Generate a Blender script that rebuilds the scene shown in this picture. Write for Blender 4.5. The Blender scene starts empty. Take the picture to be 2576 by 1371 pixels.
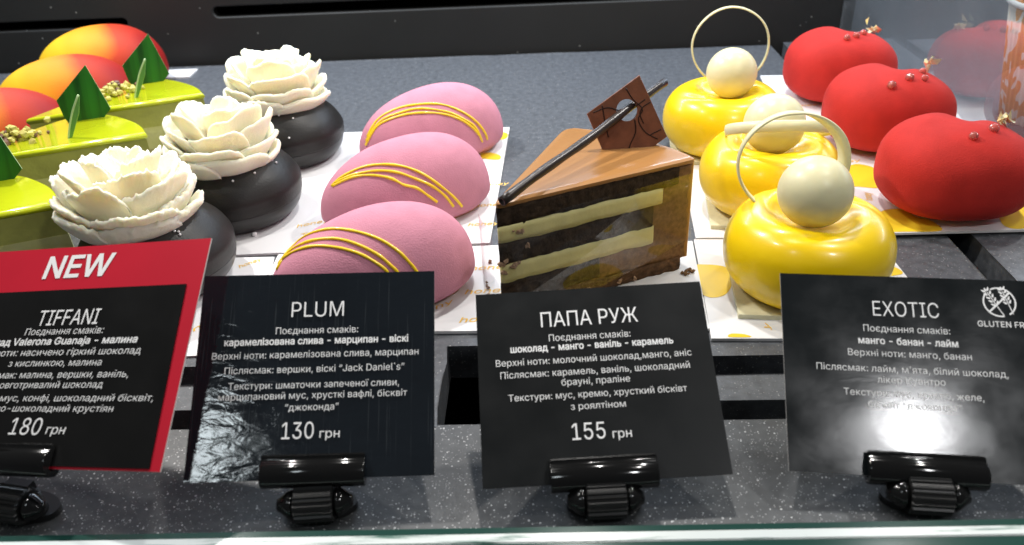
import bpy, bmesh, math, random
from mathutils import Vector, Matrix, noise
from mathutils.bvhtree import BVHTree
from mathutils.geometry import delaunay_2d_cdt

SC = bpy.context.scene
COL = SC.collection
R = math.radians
PI = math.pi
random.seed(7)

# ------------------------------------------------------------------ camera
CAM_H = 0.196
YAW, PITCH, ROLL = -0.05119417, 0.54146384, -0.05234626
FOC = 0.78
fw = Vector((math.sin(YAW) * math.cos(PITCH), math.cos(YAW) * math.cos(PITCH), -math.sin(PITCH)))
rt = fw.cross(Vector((0, 0, 1))).normalized()
up = rt.cross(fw)
rt2 = rt * math.cos(ROLL) + up * math.sin(ROLL)
up2 = -rt * math.sin(ROLL) + up * math.cos(ROLL)
CAMPOS = Vector((0, 0, CAM_H))
cam = bpy.data.cameras.new('camera')
cam.sensor_width = 36
cam.sensor_fit = 'HORIZONTAL'
cam.lens = FOC * 36
cam.clip_start = 0.01
cam.clip_end = 50
cam.dof.use_dof = True
cam.dof.focus_distance = 0.36
cam.dof.aperture_fstop = 15.0
camo = bpy.data.objects.new('camera', cam)
COL.objects.link(camo)
bk = -fw
camo.matrix_world = Matrix(((rt2.x, up2.x, bk.x, 0), (rt2.y, up2.y, bk.y, 0), (rt2.z, up2.z, bk.z, CAM_H), (0, 0, 0, 1)))
SC.camera = camo

# ------------------------------------------------------------------ world and lamps
wd = bpy.data.worlds.new('World')
SC.world = wd
wd.use_nodes = True
wd.node_tree.nodes['Background'].inputs[0].default_value = (0.93, 0.97, 1.0, 1)
wd.node_tree.nodes['Background'].inputs[1].default_value = 0.085
SC.view_settings.view_transform = 'Standard'
SC.view_settings.look = 'None'
SC.view_settings.exposure = 0.14
SC.view_settings.gamma = 1.0
SC.view_settings.use_curve_mapping = False


def lamp(name, loc, aim, power, size, col=(1, .97, .93), sy=None, spread=180):
    l = bpy.data.lights.new(name, 'AREA')
    l.energy = power
    l.color = col
    if sy:
        l.shape = 'RECTANGLE'; l.size = size; l.size_y = sy
    else:
        l.shape = 'DISK'; l.size = size
    l.spread = R(spread)
    o = bpy.data.objects.new(name, l)
    COL.objects.link(o)
    o.location = loc
    d = Vector(aim) - Vector(loc)
    o.rotation_euler = d.to_track_quat('-Z', 'Y').to_euler()
    return o


# row over the middle of the case (throws shadows towards the viewer)
for x_, e_ in ((-.36, 2.8), (.02, 1.6), (.33, 1.8)):
    lamp('case_lamp', (x_, .53, .53), (x_ * .45, .34, 0), e_, .024)
# row nearer the front of the case
for x_, e_ in ((-.30, .55), (.27, .55)):
    lamp('card_lamp', (x_, .27, .52), (x_ * .6, .26, 0), e_, .022)
# two spots at the front top of the case
lamp('front_lamp', (-.29, -.17, .60), (-.08, .32, 0), .28, .078, (.86, .96, 1))
lamp('front_lamp', (.32, -.13, .605), (.08, .32, 0), 0.85, .047, (.98, .985, 1))
# cool fill lights added out of view to brighten the rear and neighbouring decks
lamp('back_fill', (-.12, .655, .24), (-.12, .60, 0), 2.0, .85, (.70, .83, 1), .02)
lamp('back_fill', (.75, .80, .30), (.72, .76, 0), 3.4, .80, (.74, .85, 1), .02)

# ------------------------------------------------------------------ helpers
def ray(px, py):
    """direction of the view ray through a pixel of the 2575 x 1371 picture"""
    x = (px - 1287.5) / (FOC * 2575); y = -(py - 685.4) / (FOC * 2575)
    return rt2 * x + up2 * y + fw


def at(px, py, z=0.0):
    d = ray(px, py)
    return CAMPOS + d * ((z - CAM_H) / d.z)


def at_plane(px, py, p, n):
    d = ray(px, py)
    return CAMPOS + d * ((p - CAMPOS).dot(n) / d.dot(n))


def empty(name, label, cat, loc=(0, 0, 0), rz=0.0, group=None):
    o = bpy.data.objects.new(name, None)
    COL.objects.link(o)
    o.empty_display_size = 0.01
    o.location = loc
    o.rotation_euler = (0, 0, rz)
    o['label'] = label
    o['category'] = cat
    if group: o['group'] = group
    return o


def tag(o, label, cat, group=None):
    o['label'] = label; o['category'] = cat
    if group: o['group'] = group
    return o


def obj(name, bm, m, parent=None, smooth=True, sub=0):
    me = bpy.data.meshes.new(name)
    bmesh.ops.recalc_face_normals(bm, faces=bm.faces[:])
    if smooth:
        for f in bm.faces: f.smooth = True
    bm.to_mesh(me)
    bm.free()
    o = bpy.data.objects.new(name, me)
    COL.objects.link(o)
    if m is not None: me.materials.append(m)
    if parent: o.parent = parent
    if sub:
        md = o.modifiers.new('sub', 'SUBSURF'); md.levels = sub; md.render_levels = sub
    return o


def structure(o):
    o['kind'] = 'structure'
    return o


def box(bm, lo, hi, mat=None):
    vs = [bm.verts.new(Vector((x, y, z)) if mat is None else mat @ Vector((x, y, z))) for z in (lo[2], hi[2]) for y in (lo[1], hi[1]) for x in (lo[0], hi[0])]
    for f in ((0, 1, 3, 2), (4, 6, 7, 5), (0, 4, 5, 1), (2, 3, 7, 6), (0, 2, 6, 4), (1, 5, 7, 3)):
        bm.faces.new([vs[i] for i in f])


def prism(bm, pts, z0, z1, mat=None):
    a = [bm.verts.new((mat @ Vector((p[0], p[1], z0))) if mat else Vector((p[0], p[1], z0))) for p in pts]
    b = [bm.verts.new((mat @ Vector((p[0], p[1], z1))) if mat else Vector((p[0], p[1], z1))) for p in pts]
    n = len(pts)
    for i in range(n):
        bm.faces.new((a[i], a[(i + 1) % n], b[(i + 1) % n], b[i]))
    bm.faces.new(a[::-1]); bm.faces.new(b)


def lathe(bm, prof, n=64, fn=None, mat=None):
    """prof: list of (r, z); fn(angle, r, z) may return a displaced (x, y, z)"""
    rings = []
    for r, z in prof:
        if r < 1e-6:
            p = Vector((0, 0, z)) if fn is None else Vector(fn(0, 0, z))
            rings.append([bm.verts.new(mat @ p if mat else p)])
        else:
            ring = []
            for k in range(n):
                a = 2 * PI * k / n
                p = Vector((r * math.cos(a), r * math.sin(a), z)) if fn is None else Vector(fn(a, r, z))
                ring.append(bm.verts.new(mat @ p if mat else p))
            rings.append(ring)
    for A, B in zip(rings, rings[1:]):
        if len(A) == 1 and len(B) == 1: continue
        for k in range(n):
            k2 = (k + 1) % n
            if len(A) == 1: bm.faces.new((A[0], B[k], B[k2]))
            elif len(B) == 1: bm.faces.new((A[k], B[0], A[k2]))
            else: bm.faces.new((A[k], B[k], B[k2], A[k2]))


def tube(bm, pts, rad, n=8, flat=1.0, cap=True, nrm=None):
    pts = [Vector(p) for p in pts]
    rings = []
    prev = None
    for i, p in enumerate(pts):
        t = (pts[min(i + 1, len(pts) - 1)] - pts[max(i - 1, 0)]).normalized()
        ref = nrm[i] if nrm else (prev if prev else (Vector((0, 0, 1)) if abs(t.z) < .9 else Vector((1, 0, 0))))
        u = (ref - t * ref.dot(t)).normalized()
        v = t.cross(u)
        prev = u
        rr = rad[i] if isinstance(rad, (list, tuple)) else rad
        rings.append([bm.verts.new(p + u * (rr * flat * math.cos(2 * PI * k / n)) + v * (rr * math.sin(2 * PI * k / n))) for k in range(n)])
    for A, B in zip(rings, rings[1:]):
        for k in range(n):
            bm.faces.new((A[k], A[(k + 1) % n], B[(k + 1) % n], B[k]))
    if cap:
        bm.faces.new(rings[0][::-1]); bm.faces.new(rings[-1])


def smooth_line(pts, n):
    """Catmull-Rom through pts"""
    out = []
    P = [Vector(p) for p in pts]
    m = len(P) - 1
    for i in range(n + 1):
        s = i / n * m
        k = min(int(s), m - 1); t = s - k
        p0, p1, p2, p3 = P[max(k - 1, 0)], P[k], P[k + 1], P[min(k + 2, m)]
        out.append(0.5 * ((2 * p1) + (p2 - p0) * t + (2 * p0 - 5 * p1 + 4 * p2 - p3) * t * t + (3 * p1 - p0 - 3 * p2 + p3) * t ** 3))
    return out


def blob_poly(pts, n=40):
    P = [Vector((p[0], p[1], 0)) for p in pts]
    m = len(P); out = []
    for i in range(n):
        s = i / n * m; k = int(s); t = s - k
        p0, p1, p2, p3 = P[(k - 1) % m], P[k % m], P[(k + 1) % m], P[(k + 2) % m]
        out.append(0.5 * ((2 * p1) + (p2 - p0) * t + (2 * p0 - 5 * p1 + 4 * p2 - p3) * t * t + (3 * p1 - p0 - 3 * p2 + p3) * t ** 3))
    return out


def bvh_of(bm):
    return BVHTree.FromBMesh(bm)


import os
try:      # the plain sans face that ships inside Blender itself; its built-in face otherwise
    FONT = bpy.data.fonts.load(os.path.join(bpy.utils.system_resource('DATAFILES', path='fonts'), 'Inter.woff2'))
except Exception:
    FONT = None


# text as triangles in the xy plane, baseline start at the origin. Overlapping strokes of a letter
# are filled one by one, each a few micrometres above the last
def text_tris(body, shear=0.0, thin=0.0):
    c = bpy.data.curves.new('txt', 'FONT')
    c.body = body
    c.size = 1.0
    c.shear = shear
    c.resolution_u = 3
    c.fill_mode = 'NONE'
    if FONT: c.font = FONT
    o = bpy.data.objects.new('txt', c)
    COL.objects.link(o)
    me = bpy.data.meshes.new_from_object(o.evaluated_get(bpy.context.evaluated_depsgraph_get()))
    bpy.data.objects.remove(o); bpy.data.curves.remove(c)
    nb = {}
    for e in me.edges:
        i, j = e.vertices
        nb.setdefault(i, []).append(j); nb.setdefault(j, []).append(i)
    # walk each loop in vertex order, which keeps the direction it was drawn in
    seen = set(); loops = []
    for i in range(len(me.vertices)):
        if i in seen or i not in nb: continue
        lp = [i]; seen.add(i)
        cur = i + 1 if (i + 1) in nb[i] else nb[i][0]
        while cur not in seen:
            lp.append(cur); seen.add(cur)
            nx = [k for k in nb[cur] if k not in seen]
            if not nx: break
            cur = nx[0]
        if len(lp) > 2: loops.append([me.vertices[k].co.xy.copy() for k in lp])
    bpy.data.meshes.remove(me)
    def area(l): return sum(l[k].x * l[(k + 1) % len(l)].y - l[(k + 1) % len(l)].x * l[k].y for k in range(len(l))) / 2
    # one letter (or accent) at a time: loops whose boxes overlap sideways
    bb = [(min(p.x for p in l), max(p.x for p in l), l) for l in loops]
    bb.sort(key=lambda q: q[0])
    letters = []
    for x0, x1, l in bb:
        if letters and x0 < letters[-1][1] - .004:
            letters[-1][1] = max(letters[-1][1], x1); letters[-1][2].append(l)
        else: letters.append([x0, x1, [l]])
    V = []; T = []
    for _, _, ls in letters:
        sg = math.copysign(1, max((area(l) for l in ls), key=abs))
        if thin:          # lighter (positive) or heavier (negative) strokes
            out = []
            for l in ls:
                n = len(l); q = []
                for k in range(n):
                    d0 = (l[k] - l[k - 1]); d1 = (l[(k + 1) % n] - l[k])
                    d0 = d0.normalized() if d0.length > 1e-7 else d1.normalized()
                    d1 = d1.normalized() if d1.length > 1e-7 else d0
                    n0 = Vector((-d0.y, d0.x)); n1 = Vector((-d1.y, d1.x))
                    m_ = n0 + n1
                    m_ = m_ / max(.35, m_.dot(n0)) if m_.length > 1e-4 else n0
                    q.append(l[k] + m_ * thin * sg)
                out.append(q)
            ls = out
        pts = [p for l in ls for p in l]
        eds = []; o_ = 0
        for l in ls:
            eds += [(o_ + k, o_ + (k + 1) % len(l)) for k in range(len(l))]; o_ += len(l)
        cv, ce, cf, *_r = delaunay_2d_cdt(pts, eds, [], 0, 1e-5)
        off = len(V)
        V += [(p.x, p.y, 0.0) for p in cv]
        for f in cf:
            c = sum((cv[i] for i in f), Vector((0, 0))) / len(f)
            w = 0
            for l in ls:
                for k in range(len(l)):
                    a, b = l[k], l[(k + 1) % len(l)]
                    if a.y <= c.y < b.y and (b.x - a.x) * (c.y - a.y) - (c.x - a.x) * (b.y - a.y) > 0: w += 1
                    elif b.y <= c.y < a.y and (b.x - a.x) * (c.y - a.y) - (c.x - a.x) * (b.y - a.y) < 0: w -= 1
            if w: T.append(tuple(off + i for i in f))
    return V, T


CAPH = max(v[1] for v in text_tris('H')[0])


def put_text(bm, body, uL, uR, v, cap, mat, bold=0.0, shear=0.0, zoff=0.0):
    """fit body between uL and uR (mm), centre of the capitals at v (mm), on the plane given by mat"""
    V, T = text_tris(body, shear, .0035 if bold < 0 else -bold * .55)
    x0 = min(q[0] for q in V); x1 = max(q[0] for q in V)
    sx = (uR - uL) / (x1 - x0); sy = cap / CAPH
    vs = [bm.verts.new(mat @ Vector(((uL + (q[0] - x0) * sx) / 1000, (v - cap / 2 + q[1] * sy) / 1000, zoff))) for q in V]
    for t in T:
        try: bm.faces.new([vs[i] for i in t])
        except ValueError: pass
    for v_ in [v_ for v_ in vs if not v_.link_faces]: bm.verts.remove(v_)


# ------------------------------------------------------------------ materials
def mat(name, col, rough=0.5, spec=0.5, var=0.0, vscale=40, bump=0.0, bscale=400, sheen=0.0, coat=0.0, sss=0.0, sssr=(.004, .003, .002), col2=None, metal=0.0, detail=3, croughness=0.05, rvar=0.0):
    m = bpy.data.materials.new(name)
    m.use_nodes = True
    nt = m.node_tree; N = nt.nodes; L = nt.links
    b = N['Principled BSDF']
    b.inputs['Base Color'].default_value = (*col, 1)
    b.inputs['Roughness'].default_value = rough
    b.inputs['Specular IOR Level'].default_value = spec
    b.inputs['Metallic'].default_value = metal
    if sheen:
        b.inputs['Sheen Weight'].default_value = sheen
        b.inputs['Sheen Roughness'].default_value = .5
        b.inputs['Sheen Tint'].default_value = (*[min(1, c * 1.3 + .12) for c in col], 1)
    if coat:
        b.inputs['Coat Weight'].default_value = coat
        b.inputs['Coat Roughness'].default_value = croughness
    if sss:
        b.inputs['Subsurface Weight'].default_value = sss
        b.inputs['Subsurface Radius'].default_value = (1, .7, .4)
        b.inputs['Subsurface Scale'].default_value = sssr[0]
    tc = N.new('ShaderNodeTexCoord')
    if var or col2:
        nz = N.new('ShaderNodeTexNoise'); nz.inputs['Scale'].default_value = vscale; nz.inputs['Detail'].default_value = detail
        L.new(tc.outputs['Object'], nz.inputs['Vector'])
        mx = N.new('ShaderNodeMix'); mx.data_type = 'RGBA'
        c2 = col2 if col2 else tuple(max(0, c * (1 - var)) for c in col)
        mr = N.new('ShaderNodeMapRange'); mr.inputs[1].default_value = .3; mr.inputs[2].default_value = .7
        L.new(nz.outputs[0], mr.inputs[0]); L.new(mr.outputs[0], mx.inputs[0])
        mx.inputs[6].default_value = (*col, 1); mx.inputs[7].default_value = (*c2, 1)
        L.new(mx.outputs[2], b.inputs['Base Color'])
    if rvar:
        nr = N.new('ShaderNodeTexNoise'); nr.inputs['Scale'].default_value = 60; nr.inputs['Detail'].default_value = 5
        L.new(tc.outputs['Object'], nr.inputs['Vector'])
        mr2 = N.new('ShaderNodeMapRange'); mr2.inputs[1].default_value = .35; mr2.inputs[2].default_value = .7
        mr2.inputs[3].default_value = max(.02, rough - rvar); mr2.inputs[4].default_value = rough + rvar
        L.new(nr.outputs[0], mr2.inputs[0]); L.new(mr2.outputs[0], b.inputs['Roughness'])
    if bump:
        n2 = N.new('ShaderNodeTexNoise'); n2.inputs['Scale'].default_value = bscale; n2.inputs['Detail'].default_value = 2
        L.new(tc.outputs['Object'], n2.inputs['Vector'])
        bp = N.new('ShaderNodeBump'); bp.inputs['Strength'].default_value = 1; bp.inputs['Distance'].default_value = bump
        L.new(n2.outputs[0], bp.inputs['Height']); L.new(bp.outputs[0], b.inputs['Normal'])
        if coat: L.new(bp.outputs[0], b.inputs['Coat Normal'])
    return m


def stone_mat(name, base, fleck=0.75):
    """dark composite stone with fine pale flecks"""
    m = mat(name, base, rough=.42, spec=.5, var=.45, vscale=260, bump=.00006, bscale=900, detail=4)
    nt = m.node_tree; N = nt.nodes; L = nt.links
    b = N['Principled BSDF']
    src = b.inputs['Base Color'].links[0].from_socket
    tc = [n for n in N if n.type == 'TEX_COORD'][0]
    last = src
    for sc, thr, keep, c in ((900, .19, .30, (fleck * .8,) * 3), (1700, .26, .32, (fleck * .45,) * 3)):
        v = N.new('ShaderNodeTexVoronoi'); v.inputs['Scale'].default_value = sc
        L.new(tc.outputs['Object'], v.inputs['Vector'])
        sp = N.new('ShaderNodeSeparateColor'); L.new(v.outputs['Color'], sp.inputs[0])
        t1 = N.new('ShaderNodeMath'); t1.operation = 'MULTIPLY'; t1.inputs[1].default_value = thr * 1.6
        L.new(sp.outputs[1], t1.inputs[0])
        lt = N.new('ShaderNodeMath'); lt.operation = 'LESS_THAN'; L.new(v.outputs['Distance'], lt.inputs[0]); L.new(t1.outputs[0], lt.inputs[1])
        k = N.new('ShaderNodeMath'); k.operation = 'LESS_THAN'; k.inputs[1].default_value = keep; L.new(sp.outputs[0], k.inputs[0])
        mu = N.new('ShaderNodeMath'); mu.operation = 'MULTIPLY'; L.new(lt.outputs[0], mu.inputs[0]); L.new(k.outputs[0], mu.inputs[1])
        mx = N.new('ShaderNodeMix'); mx.data_type = 'RGBA'
        L.new(mu.outputs[0], mx.inputs[0]); L.new(last, mx.inputs[6]); mx.inputs[7].default_value = (*c, 1)
        last = mx.outputs[2]
    L.new(last, b.inputs['Base Color'])
    return m


def clear_mat(name, fac, rough=.02, tint=(1, 1, 1), haze=0.0, fres=True, hazecol=(.8, .85, .9)):
    m = bpy.data.materials.new(name)
    m.use_nodes = True
    nt = m.node_tree; N = nt.nodes; L = nt.links
    N.remove(N['Principled BSDF'])
    out = N['Material Output']
    tr = N.new('ShaderNodeBsdfTransparent'); tr.inputs[0].default_value = (*tint, 1)
    gl = N.new('ShaderNodeBsdfGlossy'); gl.inputs['Roughness'].default_value = rough
    mx = N.new('ShaderNodeMixShader')
    if fres:
        lw = N.new('ShaderNodeLayerWeight'); lw.inputs[0].default_value = .5
        pw = N.new('ShaderNodeMath'); pw.operation = 'POWER'; pw.inputs[1].default_value = 4.0
        ad = N.new('ShaderNodeMath'); ad.operation = 'ADD'; ad.inputs[1].default_value = fac; ad.use_clamp = True
        L.new(lw.outputs['Facing'], pw.inputs[0]); L.new(pw.outputs[0], ad.inputs[0]); L.new(ad.outputs[0], mx.inputs[0])
    else:
        mx.inputs[0].default_value = fac
    L.new(tr.outputs[0], mx.inputs[1]); L.new(gl.outputs[0], mx.inputs[2])
    if haze:
        df = N.new('ShaderNodeBsdfDiffuse'); df.inputs[0].default_value = (*hazecol, 1)
        m2 = N.new('ShaderNodeMixShader')
        nz = N.new('ShaderNodeTexNoise'); nz.inputs['Scale'].default_value = 18; nz.inputs['Detail'].default_value = 8
        tc = N.new('ShaderNodeTexCoord'); L.new(tc.outputs['Object'], nz.inputs['Vector'])
        mr = N.new('ShaderNodeMapRange'); mr.inputs[1].default_value = .3; mr.inputs[2].default_value = .75
        mr.inputs[3].default_value = haze * .5; mr.inputs[4].default_value = haze * 1.5
        L.new(nz.outputs[0], mr.inputs[0]); L.new(mr.outputs[0], m2.inputs[0])
        L.new(mx.outputs[0], m2.inputs[1]); L.new(df.outputs[0], m2.inputs[2])
        L.new(m2.outputs[0], out.inputs[0])
    else:
        L.new(mx.outputs[0], out.inputs[0])
    return m


M = {}
M['stone'] = stone_mat('speckled_stone_lit', (.094, .101, .113), .36)  # same stone as the front ledge, paled to stand for light at the rear
M['stone_shaded'] = stone_mat('speckled_stone_shaded', (.060, .062, .064), .75)  # darker copy of the deck stone, shade at the front put into its colour
M['void'] = mat('black_void', (.004, .004, .004), .8, .1)
M['wall'] = mat('black_panel', (.018, .018, .017), .5, .3, var=.3, vscale=8, bump=.00003, bscale=500)
def add_dust(m, scale, keep, c):
    nt = m.node_tree; N = nt.nodes; L = nt.links
    b = N['Principled BSDF']; tc = [n for n in N if n.type == 'TEX_COORD'][0]
    src = b.inputs['Base Color'].links[0].from_socket
    v = N.new('ShaderNodeTexVoronoi'); v.inputs['Scale'].default_value = scale; L.new(tc.outputs['Object'], v.inputs['Vector'])
    sp = N.new('ShaderNodeSeparateColor'); L.new(v.outputs['Color'], sp.inputs[0])
    lt = N.new('ShaderNodeMath'); lt.operation = 'LESS_THAN'; lt.inputs[1].default_value = .17; L.new(v.outputs['Distance'], lt.inputs[0])
    k = N.new('ShaderNodeMath'); k.operation = 'LESS_THAN'; k.inputs[1].default_value = keep; L.new(sp.outputs[0], k.inputs[0])
    mu = N.new('ShaderNodeMath'); mu.operation = 'MULTIPLY'; L.new(lt.outputs[0], mu.inputs[0]); L.new(k.outputs[0], mu.inputs[1])
    mx = N.new('ShaderNodeMix'); mx.data_type = 'RGBA'
    L.new(mu.outputs[0], mx.inputs[0]); L.new(src, mx.inputs[6]); mx.inputs[7].default_value = (*c, 1)
    L.new(mx.outputs[2], b.inputs['Base Color'])


add_dust(M['wall'], 240, .05, (.16, .16, .15))
M['board'] = mat('white_card', (.80, .79, .79), .35, .4, var=.04, vscale=15)
M['print_yellow'] = mat('yellow_print', (.86, .60, .03), .35, .4)
M['print_orange'] = mat('orange_print', (.88, .55, .10), .4, .3)
M['yellow'] = mat('yellow_glaze', (.97, .65, .004), .30, .5, var=.03, vscale=30, coat=.25, bump=.00016, bscale=75, sss=.06, croughness=.12)
M['cream'] = mat('cream_chocolate', (.80, .74, .46), .36, .45, var=.02, vscale=60, bump=.00002, bscale=500, sss=.2)
M['pale_base'] = mat('pale_chocolate', (.72, .68, .46), .5, .4, var=.15, vscale=200, bump=.0002, bscale=300)
M['red'] = mat('red_velvet', (.52, .026, .020), .75, .2, var=.16, vscale=90, bump=.00017, bscale=1500, sheen=.15)
M['jelly'] = mat('red_jelly', (.80, .22, .18), .05, .6, coat=.6)
M['jelly'].node_tree.nodes['Principled BSDF'].inputs['Transmission Weight'].default_value = .6
M['gold'] = mat('gold_flake', (.96, .87, .58), .35, .5, metal=.7)
M['pink'] = mat('pink_velvet', (.56, .230, .305), .8, .2, var=.12, vscale=110, bump=.00019, bscale=1350, sheen=.15)
M['peach'] = mat('peach_base', (.62, .33, .25), .8, .2, var=.2, vscale=150, bump=.0003, bscale=500)
M['drizzle'] = mat('yellow_drizzle', (.85, .58, .01), .35, .5, coat=.3)
M['rose'] = mat('buttercream', (.90, .85, .67), .55, .3, var=.03, vscale=90, bump=.0002, bscale=800, sss=.6, sssr=(.005, .004, .003))
M['black'] = mat('black_glaze', (.014, .0125, .011), .45, .32, var=.25, vscale=50, bump=.00012, bscale=1000)
M['black_gloss'] = mat('black_gloss_base', (.02, .019, .018), .34, .4, var=.2, vscale=60)
M['sugar'] = mat('sugar_bead', (.8, .8, .8), .1, .6, coat=.5)
M['lime'] = mat('lime_glaze', (.52, .57, .010), .16, .5, var=.05, vscale=30, coat=.5, bump=.00008, bscale=120)
M['mousse_g'] = mat('pale_green_mousse', (.54, .53, .17), .4, .4, var=.3, vscale=90, bump=.0003, bscale=260, col2=(.62, .60, .28), coat=.3)
M['mousse_d'] = mat('olive_mousse', (.42, .42, .09), .4, .4, var=.3, vscale=60, bump=.0003, bscale=260, coat=.3)
M['sponge_g'] = mat('pale_sponge', (.52, .48, .22), .7, .3, var=.25, vscale=160, bump=.0004, bscale=400)
M['nut'] = mat('chopped_pistachio', (.62, .52, .16), .6, .3, var=.3, vscale=250, col2=(.42, .40, .10))
M['nutbrown'] = mat('pistachio_skin', (.20, .11, .08), .6, .3, var=.3, vscale=250)
M['leafedge'] = mat('pale_leaf_edge', (.45, .62, .33), .4, .4)
M['leafside'] = mat('mid_green_leaf', (.12, .30, .08), .4, .4)
M['caramel'] = mat('caramel_glaze', (.38, .18, .055), .30, .4, var=.02, vscale=15, coat=.2, bump=.00005, bscale=120, sss=.1)
M['choc_mousse'] = mat('milk_chocolate_mousse', (.27, .145, .066), .75, .2, var=.45, vscale=520, bump=.0005, bscale=420)
M['choc_sponge'] = mat('dark_sponge', (.062, .038, .023), .8, .2, var=.65, vscale=330, bump=.0009, bscale=420)
M['mango_layer'] = mat('mango_cream', (.82, .72, .30), .5, .4, var=.14, vscale=120, bump=.00025, bscale=300, sss=.1)
M['brownie'] = mat('brownie_base', (.16, .085, .042), .8, .2, var=.6, vscale=350, bump=.001, bscale=500)
M['plaque_line'] = mat('dark_line', (.030, .010, .006), .5, .3)
M['choc_dark'] = mat('dark_chocolate', (.026, .016, .013), .32, .5, var=.3, vscale=120, bump=.00008, bscale=300)
M['crumb'] = mat('sponge_crumb', (.50, .32, .20), .8, .2, var=.3, vscale=400)
M['film'] = clear_mat('clear_film', .075, .02)
M['glass'] = clear_mat('glass_pane', .20, .01, tint=(.90, .93, .95), haze=.035)
M['white_ink'] = mat('white_ink', (.78, .78, .78), .45, .3)
M['red_card'] = mat('red_card', (.50, .012, .030), .35, .4, var=.10, vscale=35)
M['card_edge'] = mat('card_edge', (.55, .52, .50), .6, .3)
M['clip'] = mat('black_plastic', (.005, .005, .005), .10, .45, bump=.00004, bscale=200)
M['clip_matt'] = mat('black_rubber', (.010, .010, .010), .38, .4)
M['cup_white'] = mat('cup_rim', (.78, .76, .73), .5, .3)


def card_mat(name, col, rough, rvar, wrinkle=0.0, scratch=0.0, spec=.2):
    m = mat(name, col, rough, spec, var=.25, vscale=25, rvar=rvar)
    nt = m.node_tree; N = nt.nodes; L = nt.links
    b = N['Principled BSDF']
    tc = [n for n in N if n.type == 'TEX_COORD'][0]
    # small scuffs: brighter, dull marks
    nz = N.new('ShaderNodeTexNoise'); nz.inputs['Scale'].default_value = 120; nz.inputs['Detail'].default_value = 8; nz.inputs['Roughness'].default_value = .75
    L.new(tc.outputs['Object'], nz.inputs['Vector'])
    cr = N.new('ShaderNodeMapRange'); cr.inputs[1].default_value = .66; cr.inputs[2].default_value = .80; cr.inputs[4].default_value = .5
    L.new(nz.outputs[0], cr.inputs[0])
    src = b.inputs['Base Color'].links[0].from_socket
    mx = N.new('ShaderNodeMix'); mx.data_type = 'RGBA'
    L.new(cr.outputs[0], mx.inputs[0]); L.new(src, mx.inputs[6]); mx.inputs[7].default_value = (.10, .10, .10, 1)
    last = mx.outputs[2]
    if scratch:
        mp = N.new('ShaderNodeMapping'); mp.inputs['Scale'].default_value = (1500, 30, 1)
        L.new(tc.outputs['Object'], mp.inputs[0])
        n3 = N.new('ShaderNodeTexNoise'); n3.inputs['Scale'].default_value = 1; n3.inputs['Detail'].default_value = 2
        L.new(mp.outputs[0], n3.inputs['Vector'])
        m3 = N.new('ShaderNodeMapRange'); m3.inputs[1].default_value = .62; m3.inputs[2].default_value = .72; m3.inputs[4].default_value = scratch
        L.new(n3.outputs[0], m3.inputs[0])
        mx2 = N.new('ShaderNodeMix'); mx2.data_type = 'RGBA'
        L.new(m3.outputs[0], mx2.inputs[0]); L.new(last, mx2.inputs[6]); mx2.inputs[7].default_value = (.16, .18, .19, 1)
        last = mx2.outputs[2]
    L.new(last, b.inputs['Base Color'])
    if wrinkle:
        n4 = N.new('ShaderNodeTexNoise'); n4.inputs['Scale'].default_value = 130; n4.inputs['Detail'].default_value = 4; n4.inputs['Distortion'].default_value = .6
        mp = N.new('ShaderNodeMapping'); mp.inputs['Scale'].default_value = (1, 2.2, 1)
        L.new(tc.outputs['Object'], mp.inputs[0]); L.new(mp.outputs[0], n4.inputs['Vector'])
        bp = N.new('ShaderNodeBump'); bp.inputs['Strength'].default_value = 1; bp.inputs['Distance'].default_value = wrinkle * 1.5
        L.new(n4.outputs[0], bp.inputs['Height']); L.new(bp.outputs[0], b.inputs['Normal'])
    return m


M['card_plum'] = card_mat('glossy_black_card', (.008, .011, .015), .09, .04, wrinkle=.00010, scratch=.10, spec=.5)
M['card_matt'] = card_mat('matt_black_card', (.006, .007, .0075), .40, .06)
M['card_exotic'] = card_mat('satin_black_card', (.006, .008, .009), .17, .05, wrinkle=.000012, spec=.5)
M['card_tiffani'] = card_mat('black_card', (.007, .007, .007), .36, .05)


def gradient_mat(name, stops, axis, lo, hi, rough, sheen=0.0, bump=.00012, bscale=1300, wob=.25):
    m = mat(name, (.5, .5, .5), rough, .25, bump=bump, bscale=bscale, sheen=sheen)
    nt = m.node_tree; N = nt.nodes; L = nt.links
    b = N['Principled BSDF']
    tc = [n for n in N if n.type == 'TEX_COORD'][0]
    sp = N.new('ShaderNodeSeparateXYZ'); L.new(tc.outputs['Object'], sp.inputs[0])
    mr = N.new('ShaderNodeMapRange'); mr.inputs[1].default_value = lo; mr.inputs[2].default_value = hi
    L.new(sp.outputs[axis], mr.inputs[0])
    nz = N.new('ShaderNodeTexNoise'); nz.inputs['Scale'].default_value = 22; nz.inputs['Detail'].default_value = 2
    L.new(tc.outputs['Object'], nz.inputs['Vector'])
    s1 = N.new('ShaderNodeMath'); s1.operation = 'SUBTRACT'; s1.inputs[1].default_value = .5; L.new(nz.outputs[0], s1.inputs[0])
    s2 = N.new('ShaderNodeMath'); s2.operation = 'MULTIPLY_ADD'; s2.inputs[1].default_value = wob * 2
    L.new(s1.outputs[0], s2.inputs[0]); L.new(mr.outputs[0], s2.inputs[2])
    cr = N.new('ShaderNodeValToRGB'); L.new(s2.outputs[0], cr.inputs[0])
    e = cr.color_ramp.elements
    while len(e) < len(stops): e.new(.5)
    for k, (p, c) in enumerate(stops):
        e[k].position = p; e[k].color = (*c, 1)
    L.new(cr.outputs[0], b.inputs['Base Color'])
    if sheen: b.inputs['Sheen Tint'].default_value = (1, .6, .4, 1)
    return m


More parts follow.
